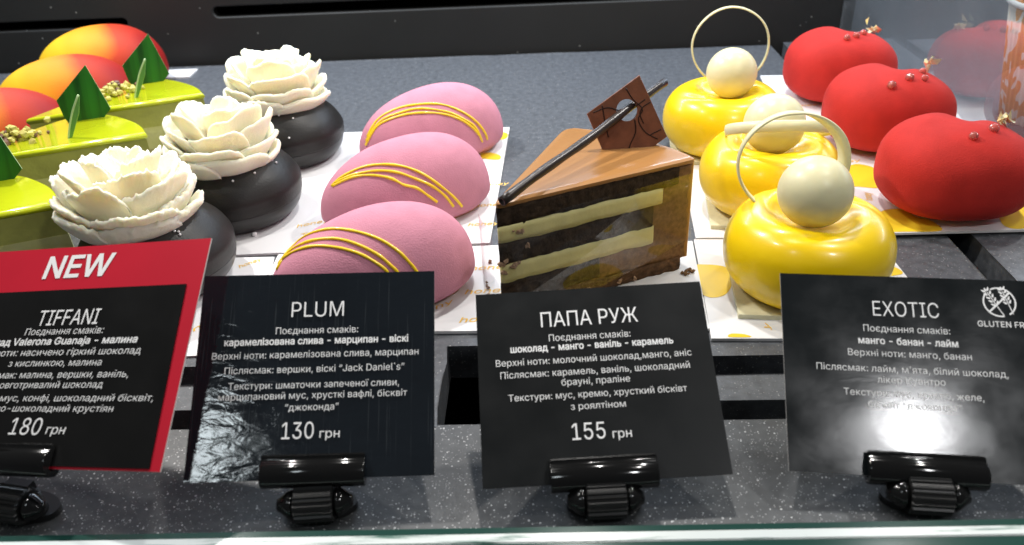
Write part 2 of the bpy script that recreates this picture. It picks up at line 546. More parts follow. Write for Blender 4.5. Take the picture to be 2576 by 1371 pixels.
M['mango'] = gradient_mat('mango_blush', [(.22, (.68, .40, .010)), (.50, (.66, .20, .008)), (.66, (.44, .035, .008)), (.90, (.26, .010, .008))], 0, -.05, .05, .62)


def leaf_mat():
    m = mat('green_leaf', (.018, .13, .030), .35, .3)
    nt = m.node_tree; N = nt.nodes; L = nt.links
    b = N['Principled BSDF']; tc = [n for n in N if n.type == 'TEX_COORD'][0]
    mp = N.new('ShaderNodeMapping'); mp.inputs['Scale'].default_value = (260, 6, 6)
    mp.inputs['Rotation'].default_value = (0, R(-14), 0)
    L.new(tc.outputs['Object'], mp.inputs[0])
    nz = N.new('ShaderNodeTexNoise'); nz.inputs['Scale'].default_value = 1; nz.inputs['Detail'].default_value = 2
    L.new(mp.outputs[0], nz.inputs['Vector'])
    mx = N.new('ShaderNodeValToRGB'); L.new(nz.outputs[0], mx.inputs[0])
    e = mx.color_ramp.elements
    e[0].position = .35; e[0].color = (.005, .045, .008, 1)
    e[1].position = .68; e[1].color = (.018, .135, .016, 1)
    L.new(mx.outputs[0], b.inputs['Base Color'])
    return m


M['leaf'] = leaf_mat()


def plaque_mat():
    return mat('milk_chocolate_plaque', (.24, .085, .042), .36, .45, var=.35, vscale=160, bump=.0001, bscale=700)


M['plaque'] = plaque_mat()


def cup_mat():
    m = mat('paper_cup', (.72, .66, .58), .55, .3)
    nt = m.node_tree; N = nt.nodes; L = nt.links
    b = N['Principled BSDF']; tc = [n for n in N if n.type == 'TEX_COORD'][0]
    mp = N.new('ShaderNodeMapping'); mp.inputs['Scale'].default_value = (1, 1, .55)
    L.new(tc.outputs['Object'], mp.inputs[0])
    w = N.new('ShaderNodeTexNoise'); w.inputs['Scale'].default_value = 75; w.inputs['Distortion'].default_value = 2.2; w.inputs['Detail'].default_value = 0
    L.new(mp.outputs[0], w.inputs['Vector'])
    r = N.new('ShaderNodeValToRGB'); r.color_ramp.interpolation = 'CONSTANT'
    e = r.color_ramp.elements
    e[0].color = (.70, .64, .55, 1); e[1].position = .47; e[1].color = (.62, .25, .03, 1)
    L.new(w.outputs[0], r.inputs[0]); L.new(r.outputs[0], b.inputs['Base Color'])
    return m


M['cup'] = cup_mat()


# ------------------------------------------------------------------ setting: deck, wall
def slab(name, xs, ys, holes, z1, z0, m):
    """plate built of cells; cells named in holes are left out and get inner walls"""
    bm = bmesh.new()
    V = {}
    def v(i, j, z):
        if (i, j, z) not in V: V[(i, j, z)] = bm.verts.new((xs[i], ys[j], z))
        return V[(i, j, z)]
    solid = {(i, j) for i in range(len(xs) - 1) for j in range(len(ys) - 1)} - set(holes)
    for (i, j) in solid:
        bm.faces.new((v(i, j, z1), v(i + 1, j, z1), v(i + 1, j + 1, z1), v(i, j + 1, z1)))
        bm.faces.new((v(i, j, z0), v(i, j + 1, z0), v(i + 1, j + 1, z0), v(i + 1, j, z0)))
        for (di, dj, a, b_) in ((-1, 0, (0, 1), (0, 0)), (1, 0, (1, 0), (1, 1)), (0, -1, (0, 0), (1, 0)), (0, 1, (1, 1), (0, 1))):
            if (i + di, j + dj) not in solid:
                p, q = (i + a[0], j + a[1]), (i + b_[0], j + b_[1])
                bm.faces.new((v(*p, z1), v(*q, z1), v(*q, z0), v(*p, z0)))
    e = [ed for ed in bm.edges if len(ed.link_faces) == 2 and abs(ed.link_faces[0].normal.z - ed.link_faces[1].normal.z) > .5 and ed.verts[0].co.z > z1 - 1e-6 and ed.verts[1].co.z > z1 - 1e-6]
    bm.normal_update()
    e = [ed for ed in bm.edges if len(ed.link_faces) == 2 and ed.verts[0].co.z > z1 - 1e-6 and ed.verts[1].co.z > z1 - 1e-6 and ed.calc_face_angle(0) > .5]
    bmesh.ops.bevel(bm, geom=e, offset=.0007, segments=2, affect='EDGES', profile=.5)
    return structure(obj(name, bm, m, smooth=False))


slab('display_deck', [-.95, -.055, -.042, .014, .030, .1955], [.2190, .2295, .2445, .2565, .2665, .692],
     [(0, 0), (0, 2), (2, 0), (2, 1), (2, 2), (2, 3), (4, 0), (4, 2)], 0, -.016, M['stone'])
slab('front_ledge', [-.95, .95], [.1925, .2188], [], -.0002, -.016, M['stone_shaded'])
slab('front_ledge', [-.95, .95], [.150, .1917], [], 0, -.016, M['stone_shaded'])
slab('side_deck', [.2085, 1.3], [.2192, 1.05], [], .0006, -.030, M['stone'])
bm = bmesh.new(); box(bm, (-.95, .15, -.05), (1.3, 1.2, -.045))
structure(obj('deck_underside', bm, M['void'], smooth=False))


def flat_with_holes(outer, holes, depth, bevel):
    """flat panel in the xz plane with real rounded openings"""
    c = bpy.data.curves.new('panel', 'CURVE'); c.dimensions = '2D'; c.fill_mode = 'BOTH'
    c.extrude = depth; c.bevel_depth = bevel; c.bevel_resolution = 2
    for pts in [outer] + holes:
        s = c.splines.new('POLY'); s.points.add(len(pts) - 1); s.use_cyclic_u = True
        for q, p in zip(s.points, pts): q.co = (p[0], p[1], 0, 1)
    o = bpy.data.objects.new('panel', c); COL.objects.link(o)
    me = bpy.data.meshes.new_from_object(o.evaluated_get(bpy.context.evaluated_depsgraph_get()))
    bpy.data.objects.remove(o); bpy.data.curves.remove(c)
    return me


def stadium(x0, x1, z0, z1, n=10):
    r = (z1 - z0) / 2; zc = (z0 + z1) / 2
    p = [(x1 - r + r * math.cos(-PI / 2 + PI * k / n), zc + r * math.sin(-PI / 2 + PI * k / n)) for k in range(n + 1)]
    p += [(x0 + r + r * math.cos(PI / 2 + PI * k / n), zc + r * math.sin(PI / 2 + PI * k / n)) for k in range(n + 1)]
    return p


me = flat_with_holes([(-.95, -.05), (.2635, -.05), (.2635, .40), (-.95, .40)],
                     [stadium(-.85, -.357, .0345, .0445), stadium(-.282, .245, .0395, .0505)], .004, .0012)
wl = bpy.data.objects.new('back_wall', me); COL.objects.link(wl); me.materials.append(M['wall'])
wl.matrix_world = Matrix.Translation((0, .702, 0)) @ Matrix.Rotation(PI / 2, 4, 'X')
structure(wl)
bm = bmesh.new(); box(bm, (-.95, .735, -.05), (.26, .74, .4))
structure(obj('back_wall_cavity', bm, M['void'], smooth=False))
bm = bmesh.new(); box(bm, (.2655, 1.06, -.05), (1.3, 1.07, .6))
structure(obj('far_back_wall', bm, M['wall'], smooth=False))

# glass
bm = bmesh.new(); box(bm, (.2535, .405, .0008), (.2560, .695, .40))
gp = obj('glass_divider', bm, M['glass'], smooth=False)
tag(gp, 'upright glass divider beside the red cakes, mirroring one of them', 'glass divider')


# ------------------------------------------------------------------ cake boards
BOARDS = 'printed white cake boards'


def board(label, quad, z0, z1, blobs=(), words=()):
    t = empty('cake_board', label, 'cake board', group=BOARDS)
    bm = bmesh.new()
    prism(bm, quad, z0, z1)
    obj('card', bm, M['board'], t, smooth=False)
    if blobs:
        for b in blobs:
            bm = bmesh.new()
            pts = blob_poly([at(x, y, z1) for x, y in b], 36)
            bm.faces.new([bm.verts.new((p.x, p.y, z1 + .00015)) for p in pts])
            obj('yellow_patch', bm, M['print_yellow'], t, smooth=False)
    if words:
        for (x, y, rz, wd_, cap, body) in words:
            bm = bmesh.new()
            p = at(x, y, z1)
            mt = Matrix.Translation((p.x, p.y, z1 + .0002)) @ Matrix.Rotation(R(rz), 4, 'Z')
            put_text(bm, body, 0, wd_, 0, cap, mt, bold=.012, shear=.25)
            obj('lettering', bm, M['print_orange'], t, smooth=False)
    return t


def Q(*pp, z=.0016):
    return [at(x, y, z) for x, y in pp]


HON = 'honey'
A_l = at(588, 641, .0014); A_r = at(1232, 610, .0014)
Aq = [at(1232, 610, .0014), at(1281, 320, .0014), at(855, 333, .0014) + Vector((-.08, 0, 0)), A_l + (A_l - A_r) * .55]
board('white printed board under the two rear pink cakes and black cakes', Aq, .0002, .0014,
      blobs=[[(1236, 340), (1256, 332), (1276, 336), (1272, 349), (1248, 352), (1236, 350)], [(1210, 388), (1232, 384), (1258, 392), (1254, 402), (1222, 400), (1208, 398)]],
      words=[(1207, 466, 4, 17, 3.4, HON), (1192, 518, 4, 17, 3.4, HON), (1176, 566, 4, 17, 3.4, HON), (745, 570, 22, 18, 3.2, HON), (800, 600, 150, 12, 3, HON)])
B2q = Q((1095, 829), (1787, 826), (1741, 604), (1236, 617), (705, 640), (520, 835), z=.0018)
B2q = [at(600, 838, .0018), at(1784, 826, .0018), at(1741, 606, .0018), at(1234, 617, .0018), at(700, 640, .0018)]
board('white printed board under the nearest pink cake and chocolate slice', B2q, .0004, .0018,
      blobs=[[(1300, 770), (1345, 745), (1400, 760), (1410, 800), (1350, 820), (1305, 805)], [(1480, 760), (1560, 735), (1640, 750), (1650, 790), (1560, 810), (1490, 800)]],
      words=[(1180, 676, 4, 21, 3.8, HON), (1168, 735, 4, 21, 3.8, HON), (1154, 806, 4, 21, 3.8, HON), (1092, 775, 35, 10, 3.0, 'ny')])
B1q = [at(300, 905, .0010), at(496, 894, .0010), at(640, 888, .0010), at(690, 646, .0010), at(560, 648, .0010), at(330, 660, .0010)]
board('white printed board under the nearest black cake', B1q, .0002, .0010,
      words=[(600, 672, 40, 12, 3.2, HON), (482, 832, 50, 10, 3, 'ny')])
def crop4(pts): return [(1652 + x * .5902, y * .5902) for x, y in pts]
Cq = [at(1789, 851, .0016), at(2405, 852, .0016), at(2206, 602, .0016), at(1745, 602, .0016)]
board('white printed board under the nearest yellow cake', Cq, .0002, .0016,
      blobs=[crop4([(155, 1140), (205, 1128), (300, 1142), (322, 1200), (292, 1255), (225, 1268), (172, 1232)]),
             crop4([(935, 1178), (955, 1142), (1010, 1138), (1045, 1168)]),
             [(1834, 848), (1838, 840), (1870, 841), (1888, 848)]],
      words=[(1925, 829, 70, 5, 3, 'y'), (2180, 716, 60, 10, 3, 'y'), (2220, 650, 70, 8, 3, 'y')])
Dq = [at(1750, 598, .0016), at(2130, 597, .0016), at(1960, 296, .0016), at(1690, 298, .0016)]
board('white printed board under the two rear yellow cakes', Dq, .0002, .0016,
      blobs=[[(1678 + 10, 356), (1712, 352), (1730, 372), (1700, 380)]])
Eq = [at(2085, 590, .0032), at(2640, 576, .0032), at(2330, 187, .0032), at(1912, 190, .0032)]
board('white board with yellow patches under the three red cakes', Eq, .0020, .0032,
      blobs=[crop4([(925, 985), (922, 935), (970, 896), (1060, 894), (1098, 924), (1165, 940), (1212, 983), (1060, 988)]),
             crop4([(1458, 900), (1478, 962), (1560, 975), (1620, 940), (1600, 860), (1500, 862)]),
             crop4([(788, 790), (800, 722), (850, 700), (920, 714), (935, 742), (965, 752), (965, 800), (850, 796)])],
      words=[(1955, 212, 6, 14, 3, HON), (1985, 268, 6, 20, 3, HON), (2080, 410, 6, 20, 3.2, HON), (2185, 505, 78, 10, 4, HON), (1935, 345, 6, 18, 3, HON)])
Fq = [at(440, 192, .0016), at(470, 190, .0016), at(497, 173, .0016), at(250, 182, .0016), at(60, 300, .0016)]
board('white board corner showing beside the furthest mango shaped cake', [at(476, 192, .0014), at(497, 173, .0014), at(200, 185, .0014), at(120, 210, .0014)], .0002, .0014)


# ------------------------------------------------------------------ yellow cakes
def yellow_profile():
    ctrl = [(0, .0325), (.008, .0328), (.014, .0350), (.019, .0378), (.0245, .0378), (.030, .0345), (.0342, .0275), (.0352, .019), (.0335, .011), (.029, .0050), (.024, .0022), (0, .0022)]
    pts = smooth_line([(r, 0, z) for r, z in ctrl[:-1]], 60)
    return [(max(0, p.x), p.z) for p in pts] + [(0, .0022)]


YG = 'glossy yellow cakes with a white chocolate ball'


def yellow_cake(x, y, zb, ball, ring, rz, label, seed, flare=0):
    t = empty('yellow_cake', label, 'cake', (x, y, zb), rz, YG)
    rnd = random.Random(seed)
    bm = bmesh.new()
    prism(bm, [(-.030, -.027), (.027, -.027), (.027, .027), (-.030, .027)], 0, .0022, Matrix.Rotation(R(-6) - rz, 4, 'Z'))
    obj('base_plate', bm, M['pale_base'], t, smooth=False)
    off = Vector((seed * 3.1, 1.7, 0))
    def fn(a, r, z):
        d = 1 + .020 * noise.noise(Vector((math.cos(a) * 1.1, math.sin(a) * 1.1, z * 40)) + off)
        dz = 0
        if .012 < r < .033 and z > .02:   # swirl left by the spatula
            w = math.exp(-((r - .022) / .006) ** 2)
            dz = -.0011 * w * max(0, math.sin(3 * a + r * 260 + seed)) ** 6
        return (r * d * math.cos(a), r * d * math.sin(a), max(.002, z * (1 + .03 * noise.noise(Vector((math.cos(a), math.sin(a), 0)) + off)) + dz))
    bm = bmesh.new(); lathe(bm, yellow_profile(), 96, fn)
    obj('glaze', bm, M['yellow'], t)
    b, br = ball
    bm = bmesh.new(); bmesh.ops.create_uvsphere(bm, u_segments=48, v_segments=32, radius=br, matrix=Matrix.Translation(b))
    obj('chocolate_ball', bm, M['cream'], t)
    rc, rr, ax, wdt, th = ring
    ax = Vector(ax).normalized()
    u = ax.orthogonal().normalized(); v = ax.cross(u)
    bm = bmesh.new()
    n = 96; rings = []
    for k in range(n):
        a = 2 * PI * k / n
        d = u * math.cos(a) + v * math.sin(a)
        wv = .00012 * math.sin(5 * a)
        sec = [(rr, -wdt / 2), (rr + th * .7, -wdt / 2 + .0004), (rr + th, 0), (rr + th * .7, wdt / 2 - .0004), (rr, wdt / 2)]
        ph = R(flare) * max(0, d.x) ** .8      # the band leans outwards on one side
        rings.append([bm.verts.new(Vector(rc) + d * (rr + wv) + (d * math.cos(ph) - ax * math.sin(ph)) * (p - rr) + (ax * math.cos(ph) + d * math.sin(ph)) * q) for p, q in sec])
    for k in range(n):
        A, B = rings[k], rings[(k + 1) % n]
        for i in range(5): bm.faces.new((A[i], A[(i + 1) % 5], B[(i + 1) % 5], B[i]))
    obj('chocolate_ring', bm, M['cream'], t)
    return t


yellow_cake(.1125, .304, .0016, ((-.002, -.004, .0485), .0149), ((-.008, .0125, .0542), .0212, (-.16, -1, .12), .0060, .0012), 0,
            'yellow glazed cake nearest the gluten free card, wide ring behind its ball', 1, 52)
yellow_cake(.1160, .384, .0016, ((-.001, -.002, .0468), .0150), ((.0015, -.001, .0432), .0250, (.03, .42, .9), .0058, .0012), 0,
            'middle yellow glazed cake, its ring lying flat across the ball', 2)
yellow_cake(.1085, .466, .0016, ((.003, .000, .0468), .0146), ((.003, .010, .0600), .0215, (-.12, -1, .10), .0040, .0011), 0,
            'furthest yellow glazed cake, its thin ring standing tall behind the ball', 3)


# ------------------------------------------------------------------ red cakes
def red_bm(seed, rx=.0360, ry=.0325, h=.046):
    bm = bmesh.new()
    n, m = 120, 56
    def R_(a):
        base = 1.0 / ((abs(math.cos(a)) / rx) ** 2.35 + (abs(math.sin(a)) / ry) ** 2.35) ** (1 / 2.35)
        d = math.atan2(math.sin(a - R(76)), math.cos(a - R(76)))
        notch = .13 * math.exp(-(d / .28) ** 2)
        return base * (1 - notch)
    rings = []
    for j in range(m + 1):
        s = j / m
        ring = []
        ph = -PI / 2 + PI * s
        cc = max(0, math.cos(ph)); ss = math.sin(ph)
        e = .72
        rr = cc ** e
        zz = math.copysign(abs(ss) ** (.80 if ss > 0 else .62), ss)
        z = .020 + (.026 if zz > 0 else .0198) * zz * (h / .046)
        for k in range(n):
            a = 2 * PI * k / n
            r = R_(a) * rr
            x, y = r * math.cos(a), r * math.sin(a)
            dz = 0
            if zz > 0:
                # crease running in from the notch, and a lower right lobe
                nd = Vector((math.cos(R(76)), math.sin(R(76))))
                along = x * nd.x + y * nd.y; across = -x * nd.y + y * nd.x
                dz -= .0055 * zz * math.exp(-((across + .004) / .0085) ** 2) * max(0, min(1, (along + .004) / .028))
                dz -= .004 * zz * max(0, x / rx)
                dz += .0006 * noise.noise(Vector((x, y, seed)) * 60)
            ring.append(bm.verts.new((x, y, z + dz)))
        rings.append(ring)
    for A, B in zip(rings, rings[1:]):
        for k in range(n):
            bm.faces.new((A[k], A[(k + 1) % n], B[(k + 1) % n], B[k]))
    bmesh.ops.remove_doubles(bm, verts=bm.verts[:], dist=1e-6)
    return bm


RG = 'red velvet heart cakes'


def hit(bvh, px, py, off):
    d = ray(px, py).normalized()
    loc, nrm, idx, dist = bvh.ray_cast(CAMPOS - off, d)
    return (loc, nrm) if loc is not None else (None, None)


def red_cake(x, y, label, beads, gold, seed, kind):
    off = Vector((x, y, .0033))
    t = empty('red_cake', label, 'cake', off, 0, RG)
    bm = red_bm(seed)
    bm.normal_update()
    bv = bvh_of(bm)
    obj('velvet_body', bm, M['red'], t)
    rnd = random.Random(seed)
    for px, py in beads:
        p, nrm = hit(bv, px, py, off)
        if p is None: continue
        b = bmesh.new(); bmesh.ops.create_uvsphere(b, u_segments=16, v_segments=12, radius=.0023 * rnd.uniform(.9, 1.1), matrix=Matrix.Translation(p + nrm * .0008))
        obj('jelly_drop', b, M['jelly'], t)
    for dy in range(0, 40, 2):
        p, nrm = hit(bv, gold[0], gold[1] + dy, off)
        if p is not None: break
    if p is not None:
        b = bmesh.new()
        if kind == 'stem':
            q = [p, p + Vector((.0004, 0, .003)), p + Vector((.0012, 0, .006)), p + Vector((.0012, 0, .0085))]
            tube(b, q, [.0010, .0012, .0009, .0005], 7)
        for k in range(14 if kind != 'stem' else 5):
            c = p + Vector((rnd.gauss(0, .0016), rnd.gauss(0, .0012), .0012 + abs(rnd.gauss(0, .0022)) + (.005 if kind == 'stem' else 0)))
            sz = rnd.uniform(.0009, .0019)
            vs = [b.verts.new(c + Vector((rnd.gauss(0, sz), rnd.gauss(0, sz), rnd.gauss(0, sz)))) for _ in range(4)]
            b.faces.new((vs[0], vs[1], vs[2])); b.faces.new((vs[0], vs[2], vs[3])); b.faces.new((vs[1], vs[3], vs[2]))
        obj('gold_leaf', b, M['gold'], t, smooth=False)
    return t


red_cake(.2055, .376, 'nearest red velvet heart cake, three jelly drops and gold leaf', [(2447, 346), (2497, 327), (2518, 313)], (2522, 309), 1, 'leaf')
red_cake(.2045, .462, 'middle red velvet heart cake, four jelly drops and a brown stem', [(2242, 217), (2286, 198), (2323, 200), (2318, 183)], (2329, 178), 2, 'stem')
red_cake(.2040, .548, 'furthest red velvet heart cake, gold leaf cluster near its notch', [(2129, 98), (2152, 92), (2170, 86)], (2192, 82), 3, 'leaf')


# ------------------------------------------------------------------ pink cakes
def egg_bm(L, Wd, Hh, taper, n=96, m=56, seed=0, zc=.0, flat=.35):
    """egg lying along x, wide end at +x, sitting on a flat base"""
    bm = bmesh.new(); rings = []
    for j in range(m + 1):
        u = -math.cos(PI * j / m)
        ring = []
        r = max(0, 1 - abs(u) ** 2.15) ** .5
        w = Wd / 2 * r * (1 + taper * u)
        hh = Hh * r ** .92 * (1 + taper * .6 * u)
        for k in range(n):
            a = 2 * PI * k / n
            y = w * math.cos(a); s = math.sin(a)
            z = hh * (s if s > 0 else flat * s)
            p = Vector((u * L / 2, y, z))
            p += Vector((0, 0, 1)) * .0005 * noise.noise(p * 45 + Vector((seed, 0, 0)))
            ring.append(bm.verts.new(p))
        rings.append(ring)
    for A, B in zip(rings, rings[1:]):
        for k in range(n): bm.faces.new((A[k], A[(k + 1) % n], B[(k + 1) % n], B[k]))
    bmesh.ops.remove_doubles(bm, verts=bm.verts[:], dist=1e-6)
    zmin = -Hh * flat * .62
    for v in bm.verts:
        v.co.z = max(v.co.z, zmin) - zmin
    return bm


PG = 'pink velvet cakes with yellow drizzle'


def c2(pts): return [(539.4 + x * .541, 40.5 + y * .541) for x, y in pts]


def pink_cake(x, y, rz, label, lines, seed, L=.094, Wd=.0555, Hh=.0335):
    loc = Vector((x, y, .0030))
    t = empty('pink_cake', label, 'cake', loc, rz, PG)
    bm = egg_bm(L, Wd, Hh, .16, seed=seed)
    rot = Matrix.Rotation(rz, 4, 'Z'); inv = rot.inverted()
    bv = bvh_of(bm)
    obj('velvet_body', bm, M['pink'], t)
    bm = bmesh.new()
    pts = [(L * .44 * math.cos(a) + .001 * math.sin(7 * a), Wd * .43 * math.sin(a) + .0006 * math.sin(11 * a)) for a in [2 * PI * k / 60 for k in range(60)]]
    prism(bm, pts, -.0014, .0016)
    obj('sponge_base', bm, M['peach'], t)
    for ln in lines:
        ln = smooth_line([(a, b, 0) for a, b in c2(ln)], 50)
        P = []; NN = []
        for q in ln:
            d = (inv.to_3x3() @ ray(q.x, q.y)).normalized()
            p, nrm, i, ds = bv.ray_cast(inv @ (CAMPOS - loc), d)
            if p is not None:
                if P and (p - P[-1]).length > .012: break
                P.append(p + nrm * .0002); NN.append(nrm)
        if len(P) > 4:
            rnd = random.Random(seed * 17 + len(P))
            rad = [.00072 * (1 + .45 * noise.noise(Vector((i * .21, seed, 0)))) for i in range(len(P))]
            bm = bmesh.new(); tube(bm, P, rad, 8, .8, True, NN)
            obj('drizzle_line', bm, M['drizzle'], t)
    return t


pink_cake(-.0775, .306, R(27), 'nearest pink velvet cake, rising behind the plum card',
          [[(290, 1180), (345, 1090), (430, 1020), (540, 990), (650, 1000), (760, 1035), (850, 1090), (910, 1150), (940, 1190), (960, 1230)],
           [(300, 1150), (360, 1085), (450, 1045), (560, 1035), (660, 1060), (760, 1110), (820, 1160), (850, 1190), (870, 1230)],
           [(310, 1135), (370, 1095), (460, 1070), (560, 1075), (660, 1100), (740, 1140), (800, 1185), (820, 1230)]], 1)
pink_cake(-.0745, .390, R(27), 'middle pink velvet cake, between two like it',
          [[(545, 790), (590, 750), (680, 705), (780, 690), (880, 700), (970, 735), (1050, 790), (1110, 840), (1150, 885)],
           [(560, 775), (640, 740), (740, 720), (840, 725), (930, 755), (1010, 790), (1070, 835), (1110, 885)],
           [(550, 790), (640, 750), (730, 740), (820, 755), (880, 785), (940, 800), (1000, 840), (1035, 865)]], 2)
pink_cake(-.0700, .474, R(27), 'furthest pink velvet cake, against the bare grey deck',
          [[(710, 560), (760, 480), (850, 430), (960, 410), (1060, 412), (1150, 445), (1215, 490), (1255, 540), (1268, 575)],
           [(705, 580), (770, 490), (860, 450), (960, 430), (1080, 445), (1150, 475), (1210, 515), (1245, 585)],
           [(703, 600), (760, 510), (860, 465), (960, 450), (1060, 455), (1140, 480), (1200, 520), (1235, 560)]], 3)


# ------------------------------------------------------------------ mango shaped cakes
MG = 'mango shaped cakes'


def mango_cake(x, y, z, rz, label, seed, L=.098):
    t = empty('mango_cake', label, 'cake', (x, y, z), rz, MG)
    bm = egg_bm(L, .066, .038, .10, seed=seed + 20, flat=.5)
    obj('velvet_body', bm, M['mango'], t)
    return t


mango_cake(-.357, .636, .0016, R(22), 'yellow and red mango cake at the very back, against the black wall', 1)
mango_cake(-.340, .548, .0016, R(22), 'mango cake with red end, behind the middle leaf topped slice', 2)
mango_cake(-.350, .474, .0016, R(22), 'mostly red mango cake cut by the edge of the picture', 3)


# ------------------------------------------------------------------ black cakes with a rose
def petal(bm, th0, span, rb, zb, rt_, zt, roll, thick, tuck, slope, tear, seed):
    """one piped ribbon: starts low, arches up, tucks under its neighbour"""
    ni, nj = 48, 14
    front = []; back = []
    for i in range(ni + 1):
        s = -1 + 2 * i / ni
        arch = max(0, 1 - abs(s) ** 3.4) ** .55
        e1 = noise.noise(Vector((s * 2.2, seed, 0))) * .16
        e2 = (noise.noise(Vector((s * 13, seed, 5))) + .6 * noise.noise(Vector((s * 29, seed, 8)))) * tear
        rowf = []; rowb = []
        H_ = (zt - zb) * (.10 + .90 * arch) * (1 + slope * s + e1)
        for j in range(nj + 1):
            tt = j / nj
            z = zb + H_ * tt + e2 * tt ** 3
            bulge = math.sin(tt * PI * .9) * .0012
            r = rb + (rt_ - rb) * (tt ** .9) * (.35 + .65 * arch) + tuck * s * (.25 + .75 * tt) + roll * tt ** 4 * arch + bulge
            a = th0 + s * span / 2
            r += .0011 * noise.noise(Vector((s * 1.8, tt * 1.2, seed + 9)))
            d = Vector((math.cos(a), math.sin(a), 0))
            th = thick * (1.1 - .64 * tt ** 1.0) * (.45 + .55 * arch)
            nn = (d * (zt - zb) - Vector((0, 0, 1)) * (rt_ - rb + roll * 4 * tt ** 3)).normalized()
            c = d * r + Vector((0, 0, z))
            if j == nj: th *= .55
            if j >= nj - 1 and tear > .0004: c += Vector((noise.noise(c * 900), noise.noise(c * 900 + Vector((7, 0, 0))), noise.noise(c * 900 + Vector((0, 7, 0))))) * tear * .6
            rowf.append(bm.verts.new(c + nn * th * .5)); rowb.append(bm.verts.new(c - nn * th * .5))
        front.append(rowf); back.append(rowb)
    for i in range(ni):
        for j in range(nj):
            bm.faces.new((front[i][j], front[i + 1][j], front[i + 1][j + 1], front[i][j + 1]))
            bm.faces.new((back[i][j], back[i][j + 1], back[i + 1][j + 1], back[i + 1][j]))
        bm.faces.new((front[i][nj], front[i + 1][nj], back[i + 1][nj], back[i][nj]))
        bm.faces.new((front[i][0], back[i][0], back[i + 1][0], front[i + 1][0]))
    for i in (0, ni):
        for j in range(nj):
            bm.faces.new((front[i][j], front[i][j + 1], back[i][j + 1], back[i][j]))


BG = 'black glazed cakes under a buttercream rose'


def rose(parent, seed, loc, S, tilt, tear, turn):
    rnd = random.Random(seed)
    hub = bmesh.new()
    lathe(hub, [(0, .0215), (.006, .0205), (.012, .0165), (.018, .0105), (.0235, .004), (.0255, 0), (0, 0)], 40, None)
    mt = Matrix.Translation(loc) @ Matrix.Rotation(tilt[0], 4, 'X') @ Matrix.Rotation(tilt[1], 4, 'Y') @ Matrix.Rotation(R(turn), 4, 'Z') @ Matrix.Diagonal((S * .86, S * .86, S * 1.0, 1))
    bmesh.ops.transform(hub, matrix=mt, verts=hub.verts[:])
    root = obj('rose', hub, M['rose'], parent)
    #        n  span  rb     zb     rt     zt    roll   thick  tuck  slope
    LY = [(5, 1.80, .0235, -.0020, .0345, .0080, .0022, .0060, .0028, .30),
          (5, 1.90, .0215, .0015, .0335, .0150, .0020, .0054, .0036, .36),
          (5, 1.85, .0185, .0060, .0305, .0225, .0016, .0048, .0040, .34),
          (4, 2.10, .0145, .0110, .0250, .0285, .0012, .0044, .0042, .28),
          (3, 2.60, .0090, .0150, .0175, .0315, .0008, .0040, .0038, .22),
          (2, 3.20, .0035, .0180, .0095, .0318, .0004, .0034, .0026, .14)]
    for li, (n, span, rb, zb, r1, z1, roll, thick, tuck, slope) in enumerate(LY):
        ph = rnd.uniform(0, 6)
        for k in range(n):
            bm = bmesh.new()
            petal(bm, ph + 2 * PI * k / n + rnd.uniform(-.15, .15), span * rnd.uniform(.88, 1.1), rb, zb + rnd.uniform(-.001, .001),
                  r1 * rnd.uniform(.93, 1.07), z1 + rnd.uniform(-.0025, .0020), roll * rnd.uniform(.3, 1.6), thick, tuck, slope * rnd.uniform(.5, 1.3), tear, seed * 31 + li * 7 + k * 1.37)
            bmesh.ops.transform(bm, matrix=mt, verts=bm.verts[:])
            obj('petal', bm, M['rose'], root)
    return root


def black_cake(x, y, seed, label, S, tilt, sug, roff=(0, 0), tear=.0006, turn=0):
    loc = Vector((x, y, .0018))
    t = empty('black_cake', label, 'cake', loc, 0, BG)
    pr = smooth_line([(0, 0, .0380), (.012, 0, .0375), (.022, 0, .0345), (.0305, 0, .0280), (.0350, 0, .0205), (.0354, 0, .0160), (.0350, 0, .0118)], 40)
    def fn(a, r, z):
        k = 1 + .012 * noise.noise(Vector((math.cos(a) * 1.3, math.sin(a) * 1.3, z * 60 + seed)))
        return (r * k * math.cos(a), r * k * math.sin(a), z)
    bm = bmesh.new(); lathe(bm, [(max(0, p.x), p.z) for p in pr] + [(.030, .0115), (0, .0115)], 90, fn)
    bm.normal_update(); bv = bvh_of(bm)
    obj('dark_glaze', bm, M['black'], t)
    pr = smooth_line([(.0348, 0, .0117), (.0340, 0, .0080), (.0318, 0, .0040), (.0285, 0, .0010), (.027, 0, 0)], 16)
    bm = bmesh.new(); lathe(bm, [(0, .0116)] + [(p.x, p.z) for p in pr] + [(0, 0)], 90)
    obj('glossy_base', bm, M['black_gloss'], t)
    rose(t, seed, Vector((roff[0], roff[1], .0330)), S, tilt, tear, turn)
    for px, py in sug:
        p, nrm = hit(bv, px, py, loc)
        if p is not None:
            b = bmesh.new(); bmesh.ops.create_icosphere(b, subdivisions=1, radius=.0007, matrix=Matrix.Translation(p + nrm * .0004))
            obj('sugar_grain', b, M['sugar'], t)
    return t


def c2b(pts): return [((560 + x * .4232) * .6743, (320 + y * .4232) * .6743) for x, y in pts]


